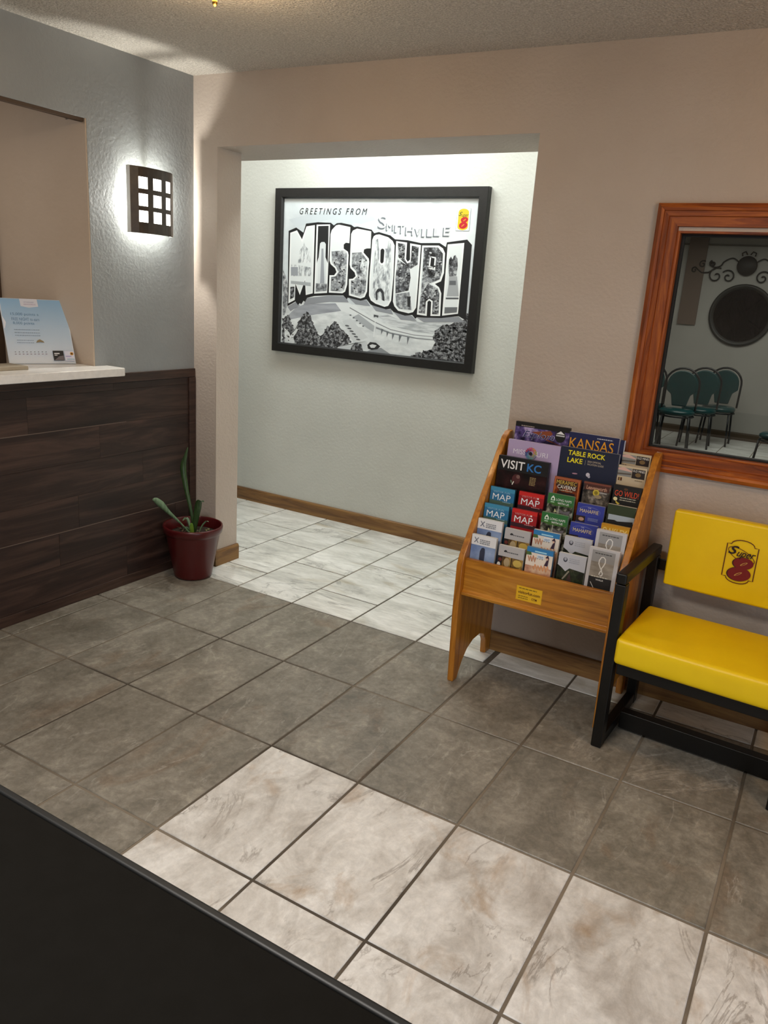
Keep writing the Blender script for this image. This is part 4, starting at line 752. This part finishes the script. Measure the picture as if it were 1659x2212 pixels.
def d_mines(a):
    a.rect(0, 0, .30, BH, '#cdbb9c').rect(0, BH - .115, .145, BH - .02, '#8e8f8c').poly([(0, BH - .03), (.06, BH - .015), (.145, BH - .05), (.145, BH - .06), (0, BH - .05)], '#d8b0a4').poly([(0, BH - .085), (.145, BH - .075), (.145, BH - .09), (0, BH - .1)], '#5c5248')
    a.rect(.15, BH - .12, .285, BH - .02, '#231612').ell(.215, BH - .08, .03, .022, '#7a6038').text('OLD MINES', .155, BH - .052, .125, .024, '#f0ece4')
    a.rect(.015, BH - .165, .055, BH - .13, '#5a2c14').rect(.028, BH - .165, .038, BH - .13, '#b8a060').dashes(.19, BH - .145, .08, .008, '#7a6c4c', 1, seed=16)
def d_kc(a):
    a.rect(0, 0, .595, MH, 'p_stage').rect(0, MH - .16, .595, MH, '#080708').text('VISIT', .03, MH - .135, .29, .098, '#f4f4f4', bold=.01).text('KC', .35, MH - .135, .165, .092, '#2f77bd', bold=.02)
    a.ell(.24, MH - .24, .05, .055, '#4c1e20').ell(.26, MH - .21, .022, .022, '#7a5a54').line([(.20, MH - .31), (.215, MH - .27)], .012, '#e8e4d8').line([(.19, MH - .29), (.18, MH - .26)], .008, '#9cb89c'); a.dashes(.40, MH - .20, .07, .009, '#a0885c', 6, 1.8, seed=17)
def d_missouri(a):
    a.rect(0, 0, MW, MH, '#b7a4c9'); a.text('MISS', .07, MH - .155, .15, .055, '#ece6f2').text('URI', .35, MH - .155, .13, .055, '#ece6f2')
    cols = ['#a8a060', '#d08858', '#c85c78', '#a83c60', '#44508c', '#5c88a8', '#6c9c9c', '#888c94']
    for k in range(16):
        an = 2 * PI * k / 16; a.ell(.285 + .058 * math.cos(an), MH - .128 + .058 * math.sin(an), .012, .012, cols[k // 2]); a.ell(.285 + .038 * math.cos(an + .2), MH - .128 + .038 * math.sin(an + .2), .009, .009, cols[(k // 2 + 1) % 8])
    a.ell(.285, MH - .128, .020, .020, '#0c0a10')
def d_table(a):
    a.rect(0, 0, .64, MH, '#111a36').text('TABLE ROCK', .085, MH - .085, .41, .055, '#f2e21c', bold=.02).text('LAKE', .085, MH - .165, .17, .055, '#f2e21c', bold=.02)
    a.rect(.285, MH - .17, .288, MH - .115, '#9a9c8c').text('2024 OFFICIAL', .31, MH - .135, .15, .020, '#c8b8a0').text('VACATION GUIDE', .31, MH - .165, .18, .020, '#c8b8a0').ell(.335, MH - .27, .022, .022, '#d0ccd8').ell(.35, MH - .29, .014, .014, '#b8b4c4').ell(.19, MH - .28, .03, .008, '#b88a9c', .8)
def d_kansas(a):
    a.rect(0, 0, .56, MH, '#141c4c').text('KANSAS', .02, MH - .175, .49, .115, '#f0a418').dashes(.32, MH - .04, .17, .010, '#c8c8d0', 1, seed=18)
def d_explore(a):
    a.rect(0, 0, .64, MH, 'p_night').rect(0, MH - .055, .64, MH, '#0d0a08').poly([(.2, MH - .10), (.42, MH - .06), (.45, MH - .09), (.38, MH - .17), (.6, MH - .22), (.5, MH - .2), (.3, MH - .13)], '#8a4420')
    a.ell(.54, MH - .105, .062, .07, '#141010').poly([(.49, MH - .08), (.52, MH - .06), (.54, MH - .045), (.56, MH - .06), (.59, MH - .08)], '#f0f0f0').rect(.49, MH - .105, .59, MH - .09, '#c8c8c8').dashes(.07, MH - .045, .16, .008, '#b8a8a0', 1, seed=19)
    a.text('Explore', .10, MH - .19, .38, .10, '#d8d4ec', shear=.4, bold=.01).text('Explore', .105, MH - .188, .37, .095, '#27315e', shear=.4, bold=.0)
G = 'leaflets in the oak brochure rack'
def brochure(x0, Y, zt, w_, h_, dr, body, label, depth=.045, name='brochure', lean=4.0):
    th = math.radians(lean)
    o = MB().box(0, w_, 0, depth, 0, h_, body).build(name, None, None); o.location = Vector((x0, Y - h_ * math.sin(th), zt - h_ * math.cos(th))) * S; o.rotation_euler = (-th, 0, 0)
    tag(o, label, 'brochure' if name == 'brochure' else 'magazine', G); a = Art(0, .0006); dr(a); a.finish(o); return o
PE = 'paper_edge'
brochure(3.866, -.55, 1.776, BW, BH, d_museum, PE, 'white and sky-blue memorial tower leaflet in the bottom row, leftmost pocket')
BH = .60; brochure(4.196, -.55, 1.722, BW, BH, d_wheat, PE, 'grey-topped leaflet with golden photos, bottom row beside the tower leaflet'); BH = .645
brochure(4.515, -.55, 1.774, BW, BH, d_branson, '#5a7a94', 'blue-banded pink and cream leaflet in the middle of the bottom row')
brochure(4.868, -.55, 1.788, BW, BH, d_barn, PE, 'grey-sky dark-hill leaflet in the bottom row beside the loop leaflet')
brochure(5.176, -.55, 1.918, .31, BH, d_loop, '#d6d6dc', 'grey leaflet with a white looped line, frontmost at the right end of the rack', .06)
brochure(3.866, -.42, 1.932, BW, BH, d_museum, PE, 'white memorial tower leaflet one pocket behind the bottom left one')
BH = .60; brochure(4.196, -.42, 1.885, BW, BH, d_wheat, PE, 'grey-topped leaflet directly below the lower red map'); BH = .645
brochure(4.521, -.42, 1.937, BW, BH, d_branson, PE, 'cream leaflet with a blue band directly below the lower green leaflet')
brochure(4.868, -.42, 1.941, BW, BH, d_barn, PE, 'grey-sky leaflet directly below the lower purple-blue leaflet')
brochure(5.19, -.42, 2.081, .305, BH, d_loop, '#d6d6dc', 'grey looped-line leaflet below the golden yellow leaflet', .06)
brochure(3.872, -.29, 2.085, BW, BH, d_bmap, '#2a5c74', 'blue map leaflet, the lower of the two at the rack left side')
brochure(4.205, -.29, 2.087, BW, BH, d_rmap, '#7a1016', 'red map leaflet, the lower of the two red ones')
brochure(4.545, -.29, 2.114, BW, BH, d_green, '#7c9a80', 'green camping leaflet, the lower of the two green ones')
BH = .62; brochure(4.873, -.29, 2.067, BW, BH, d_mahaffie, '#8c90b4', 'purple-blue leaflet with gold lettering, the lower of the two'); BH = .645
brochure(5.198, -.29, 2.119, BW, BH, d_oakley, '#c49a3a', 'golden yellow leaflet peeking out above the grey looped ones')
brochure(3.872, -.16, 2.257, BW, BH, d_bmap, '#1d4a5c', 'blue map leaflet, the upper of the two below the black magazine')
brochure(4.215, -.16, 2.261, BW, BH, d_rmap, '#7a1016', 'red map leaflet, the upper of the two red ones')
brochure(4.548, -.16, 2.303, BW, BH, d_green, '#7c9a80', 'green camping leaflet, the upper of the two green ones')
brochure(4.885, -.16, 2.256, BW, BH, d_mahaffie, '#8c90b4', 'purple-blue leaflet with gold lettering, the upper of the two')
brochure(5.205, -.16, 2.305, BW, BH, d_darkgreen, PE, 'dark green leaflet with a pale sky strip at the right side of the rack')
brochure(3.878, -.03, 2.598, .595, MH, d_kc, '#20242c', 'black travel magazine with white and blue title in the rack', .07, 'magazine')
brochure(4.556, -.03, 2.468, BW, BH, d_meramec, '#8a4a24', 'brown and gold cavern leaflet below the navy magazine')
brochure(4.886, -.03, 2.470, BW, BH, d_leaven, '#4a342c', 'brown leaflet with horses and a round yellow badge')
brochure(5.207, -.03, 2.493, BW, BH, d_gowild, '#1c1814', 'black leaflet with orange lettering at the right side of the rack')
brochure(3.925, .10, 2.776, MW, MH, d_missouri, '#c4b4d4', 'lilac magazine with a multicoloured dotted flower on its cover', .05, 'magazine', 3)
brochure(4.548, .10, 2.789, .64, MH, d_table, '#8c94a4', 'navy magazine with yellow title in front of another navy magazine', .05, 'magazine', 3)
brochure(5.195, .10, 2.684, .295, BH, d_mines, PE, 'beige and pink photo leaflet, the lower of the two right of the navy magazines', .045, 'brochure', 3)
brochure(3.938, .235, 2.970, .64, MH, d_explore, '#1a1412', 'dark magazine with purple rock photo, topmost at the left', .05, 'magazine', 2)
brochure(4.572, .235, 2.938, .56, MH, d_kansas, '#c4c8d8', 'dark blue magazine with large orange title at the top of the rack', .04, 'magazine', 2)
brochure(5.190, .235, 2.802, .295, BH, d_mines, PE, 'beige and pink photo leaflet, topmost at the right side of the rack', .045, 'brochure', 2)
o = MB().box(0, .045, 0, .03, 0, MH, '#161c48').box(.045, .052, .0, .03, 0, MH, '#c4c8d8').build('magazine', None, None); o.location = Vector((5.137, .245, 2.92 - MH)) * S; o.rotation_euler = (-.03, 0, 0)
tag(o, 'navy magazine edge sticking out right of the orange-titled magazine', 'magazine', G)

# ------------------------------------------------------------------ yellow chair
ch = thing('waiting_chair', 'yellow vinyl waiting-room armchair with a black sled frame beside the rack', 'chair', (6.47, -.45, 0))
for x0 in (5.585, 7.225):
    x1 = x0 + .105
    f_ = [(-1.055, 0), (-1.04, 1.88), (.235, 1.88), (.235, 0)]
    MB().box(x0, x1, -1.045, -.915, .0, 1.76, 'black_frame').build('front_post', ch, None, .012)
    MB().box(x0, x1, .115, .235, .0, 1.76, 'black_frame').build('rear_post', ch, None, .012)
    MB().box(x0, x1, -1.055, .24, 1.765, 1.875, 'black_frame').build('armrest', ch, None, .02, 3)
    MB().box(x0 + .005, x1 - .005, -.915, .115, .0, .12, 'black_frame').build('runner', ch, None, .01)
MB().box(5.715, 7.225, -.56, -.44, .03, .22, 'black_frame').build('stretcher', ch, None, .01)
MB().box(5.715, 7.225, -1.02, -.93, .84, .985, 'black_frame').build('seat_rail', ch, None, .008)
MB().box(5.715, 7.225, .0, .09, .84, .985, 'black_frame').build('seat_rail', ch, None, .008)
for x0 in (5.715, 7.13): MB().box(x0, x0 + .095, -.93, .0, .84, .985, 'black_frame').build('seat_rail', ch, None, .008)
def cushion(name, b, parent, m, bulge, sub, axis):
    """soft cushion: a subdivided box whose faces swell"""
    x0, x1, y0, y1, z0, z1 = b; bm = bmesh.new(); bmesh.ops.create_cube(bm, size=1)
    bmesh.ops.subdivide_edges(bm, edges=bm.edges[:], cuts=sub, use_grid_fill=True)
    off = PW[parent.name]
    for v in bm.verts:
        p = v.co.copy(); a_, b_, c_ = [min(1, max(0, (1 - (abs(q) * 2) ** 4))) for q in p]
        x = (x0 + x1) / 2 + p.x * (x1 - x0) + math.copysign(bulge, p.x) * b_ * c_ * (1 if abs(p.x) > .499 else 0) * .5
        y = (y0 + y1) / 2 + p.y * (y1 - y0) + math.copysign(bulge, p.y) * a_ * c_ * (1 if abs(p.y) > .499 else 0)
        z = (z0 + z1) / 2 + p.z * (z1 - z0) + math.copysign(bulge, p.z) * a_ * b_ * (1 if abs(p.z) > .499 else 0)
        v.co = (Vector((x, y, z)) - off) * S
    me = bpy.data.meshes.new(name); bm.to_mesh(me); bm.free(); me.materials.append(M[m]); o = bpy.data.objects.new(name, me); COL.objects.link(o); o.parent = parent
    for p in me.polygons: p.use_smooth = True
    bv = o.modifiers.new('bevel', 'BEVEL'); bv.width = .035 * S; bv.segments = 4; bv.limit_method = 'ANGLE'; bv.angle_limit = math.radians(50); bv.harden_normals = True
    return o
cushion('seat', (5.70, 7.215, -1.13, -.01, .99, 1.255), ch, 'yellow', .018, 6, 'z')
cushion('backrest', (5.79, 7.14, .062, .19, 1.50, 2.315), ch, 'yellow', .012, 6, 'y')
MB().box(5.69, 7.225, .195, .225, 1.60, 1.72, 'black_frame').build('back_rail', ch, None, .006)
a = Art(.044, .0008)
logo(a, 6.345, 1.695, .292, .452, '#5c2408', None, '#200810', '#780c12', lw=.032, skew=-.0)
a.finish(ch, local=False, pname='emblem', tname='emblem_lettering')
ch.rotation_euler = (0, 0, -.05); ch.location = Vector((6.499, -.4912, 0)) * S

# ------------------------------------------------------------------ black table, near left
tb = thing('table', 'black tabletop with a rubber edge filling the near left corner', 'table', (3.6, -8.2, 0))
MB().box(.9, 7.0, -9.9, -6.58, 2.10, 2.2, 'black_table').build('tabletop', tb, None, .008)
MB().box(.9, 7.0, -6.58, -6.54, 2.095, 2.202, 'edge_rubber').build('edge_band', tb, None, .014, 3)
for x in (1.1, 6.7):
    for y in (-9.7, -6.85): MB().box(x, x + .12, y, y + .12, 0, 2.10, 'black_frame').build('leg', tb)

# ------------------------------------------------------------------ lamps as objects
cl = thing('ceiling_lamp', 'brass flush ceiling lamp whose finial dips into the top of the picture', 'lamp', (1.70, -2.40, 6.6))
LC = (1.74, -2.42, 0)
MB().lathe([(.0, 6.90), (.30, 6.90), (.34, 6.87), (.34, 6.855), (.0, 6.855)], LC, 'brass', 32).build('canopy', cl)
MB().lathe([(.0, 6.70), (.10, 6.705), (.22, 6.735), (.31, 6.79), (.34, 6.853), (.325, 6.853), (.30, 6.80), (.2, 6.745), (.0, 6.712)], LC, 'bowl', 32).build('glass_bowl', cl)
MB().lathe([(.0, 6.595), (.012, 6.60), (.024, 6.62), (.022, 6.645), (.010, 6.655), (.02, 6.668), (.03, 6.69), (.028, 6.70), (.0, 6.70)], LC, 'brass', 20).build('finial', cl)
cp = thing('assumed_ceiling_light', 'assumed long white panel light, out of view on the corridor ceiling above the framed print', 'lamp', (-.15, 2.45, 7.6))  # unseen fixture, assumed from the bright top of the corridor wall
MB().box(-1.60, 1.30, 2.10, 2.80, 7.60, 7.70, 'white_metal').build('housing', cp)
MB().box(-1.54, 1.24, 2.15, 2.75, 7.585, 7.60, 'panel_glow').build('diffuser', cp)

c2 = dup(cl); c2.location += Vector((6.86, -.18, -.10)) * S; c2['label'] = 'unseen copy of the brass ceiling lamp added as a body for the waiting area fill light'  # made-up fixture, added where the warm fill would shine from nowhere
c3 = dup(cp); c3.location += Vector((4.55, -9.65, -.965)) * S; c3['label'] = 'unseen copy of the panel light added as a body for the entrance fill light'  # made-up fixture, added above the entrance fill

# ------------------------------------------------------------------ breakfast room behind the glass
rm = thing('round_mirror', 'round dark-framed mirror on the far breakfast room wall', 'mirror', (3.58, 22.2, 4.33))
MB().lathe([(.90, 0), (1.03, 0), (1.06, .03), (1.05, .08), (1.0, .10), (.93, .07), (.90, .03)], (0, 0, 0), plain('#14160f', .5, name='mirror_frame_dark'), 56).build('frame', rm, local=True)
MB().lathe([(.0, .03), (.91, .03)], (0, 0, 0), 'dark_mirror', 56).build('glass', rm, local=True)
for q in rm.children: q.rotation_euler = (PI / 2, 0, 0)
# scroll ironwork
si = thing('iron_scroll', 'wrought iron scroll wall ornament above the round mirror', 'wall decor', (3.48, 22.15, 5.9))
mb = MB()
def smooth_path(P):
    P = [Vector(p) for p in P]; out = []
    for i in range(len(P) - 1):
        a0, a1, a2, a3 = P[max(i - 1, 0)], P[i], P[i + 1], P[min(i + 2, len(P) - 1)]
        for k in range(6):
            t = k / 6; out.append(tuple(.5 * ((2 * a1) + (-a0 + a2) * t + (2 * a0 - 5 * a1 + 4 * a2 - a3) * t * t + (-a0 + 3 * a1 - 3 * a2 + a3) * t ** 3)))
    return out + [tuple(P[-1])]
def spiral(cx, cz, r0, r1, a0, turns, n=26): return [(cx + (r0 + (r1 - r0) * k / n) * math.cos(a0 + turns * 2 * PI * k / n), 22.12, cz + (r0 + (r1 - r0) * k / n) * math.sin(a0 + turns * 2 * PI * k / n)) for k in range(n + 1)]
cx0 = 3.50
for sg_ in (-1, 1):
    def mx_(P): return [(cx0 + sg_ * (x - cx0), y, z) for x, y, z in P]
    mb.tube(mx_(spiral(4.45, 5.62, .03, .28, .5, 1.25)), .024, 'iron', 6); mb.tube(mx_(spiral(4.05, 5.60, .03, .24, 2.5, -1.3)), .024, 'iron', 6)
    mb.tube(mx_(smooth_path([(3.78, 22.12, 6.1), (4.0, 22.12, 6.22), (4.25, 22.12, 6.1), (4.35, 22.12, 5.95), (4.55, 22.12, 5.9), (4.72, 22.12, 5.98)])), .024, 'iron', 6)
    mb.tube(mx_(spiral(4.62, 6.02, .02, .10, 0, 1.2)), .034, 'iron', 6)
    mb.tube(mx_([(4.45, 22.12, 5.9), (4.72, 22.12, 5.72), (4.95, 22.12, 5.70), (5.15, 22.12, 5.85)] + spiral(5.20, 5.78, .10, .03, 1.8, -1.0, 12)), .024, 'iron', 6)
    mb.tube(mx_(spiral(4.95, 5.98, .02, .13, 1, 1.2)), .024, 'iron', 6)
    mb.tube(mx_([(3.55, 22.12, 6.35), (3.62, 22.12, 6.45), (3.72, 22.12, 6.40), (3.70, 22.12, 6.30)]), .024, 'iron', 6)
mb.build('scrollwork', si)
q = MB().lathe([(.0, .0), (.30, .0), (.33, .03), (.30, .06), (.0, .07)], (0, 0, 0), 'iron', 28).build('medallion', si, local=True)
q.location = (Vector((cx0, 22.12, 5.98)) - PW[si.name]) * S; q.rotation_euler = (PI / 2, 0, 0)
sbox('reflection_strip', [(1.50, 2.12, 22.12, 22.2, 3.9, 6.98)], plain('#6b5a4e', .7, name='reflection_brown'))  # reflection in the window glass, built as a solid strip on the far wall
sbox('trim_4', [(.3, 11.9, 22.15, 22.2, 6.62, 6.68)], plain('#5a584e', .7, name='picture_rail'))
tr_ = plain('#15181a', .35, .2, name='black_tube')
def dining(label, x, y, rz):
    t = thing('dining_chair', label, 'chair', (x, y, 0), 'teal dining chairs in the breakfast room', (0, 0, rz))
    hoop = [(-.52, .40, 1.25), (-.53, .46, 1.9)] + [(-.53 * math.cos(k * PI / 12), .50 + .03 * math.sin(k * PI / 12), 2.05 + .52 * math.sin(k * PI / 12)) for k in range(13)] + [(.53, .46, 1.9), (.52, .40, 1.25)]
    MB().tube(hoop, .035, tr_, 8).build('back_hoop', t, local=True)
    cu_ = [(-.46, 1.85)] + [(-.46 * math.cos(k * PI / 12), 2.05 + .45 * math.sin(k * PI / 12)) for k in range(13)] + [(.46, 1.85), (.30, 1.72), (.22, 1.35), (-.22, 1.35), (-.30, 1.72)]
    MB().prism(cu_, .42, .52, 'y', 'teal').build('back_pad', t, None, .03, 2, local=True)
    MB().lathe([(.0, 1.14), (.50, 1.14), (.54, 1.18), (.54, 1.25), (.48, 1.30), (.0, 1.32)], (0, -.02, 0), 'teal', 28).build('seat', t, local=True)
    MB().tube([(.52 * math.cos(k * PI / 8), -.02 + .52 * math.sin(k * PI / 8), 1.10) for k in range(16)], .03, tr_, 6, True).build('seat_ring', t, local=True)
    for sx, sy in ((-1, -1), (1, -1), (1, 1), (-1, 1)):
        MB().tube([(sx * .40, sy * .36, 1.10), (sx * .47, sy * .44, 0.0)], .032, tr_, 8).build('leg', t, local=True)
    return t
dining('teal round-back chair, front one of the row seen through the window', 2.68, 18.1, math.radians(6))
dining('teal round-back chair in the middle of the row behind the glass', 3.15, 19.35, math.radians(4))
dining('teal round-back chair at the far end of the row by the grey wall', 3.60, 20.55, 0)
dining('dark chair at the left edge of the glass beside the teal row', 1.62, 18.9, math.radians(20))
dining('black-framed chair cut off by the right edge of the picture', 5.95, 15.2, math.radians(-30))
dt = thing('dining_table', 'dark round table partly hidden among the teal chairs', 'table', (2.3, 16.9, 0))
MB().lathe([(0, 1.98), (.6, 1.98), (.62, 2.01), (.6, 2.05), (0, 2.05)], (1.55, 17.0, 0), plain('#1a1d1f', .3, name='dark_laminate_top'), 32).build('tabletop', dt)
MB().lathe([(.32, .0), (.30, .04), (.06, .10), (.05, 1.98)], (1.55, 17.0, 0), tr_, 20).build('pedestal', dt)
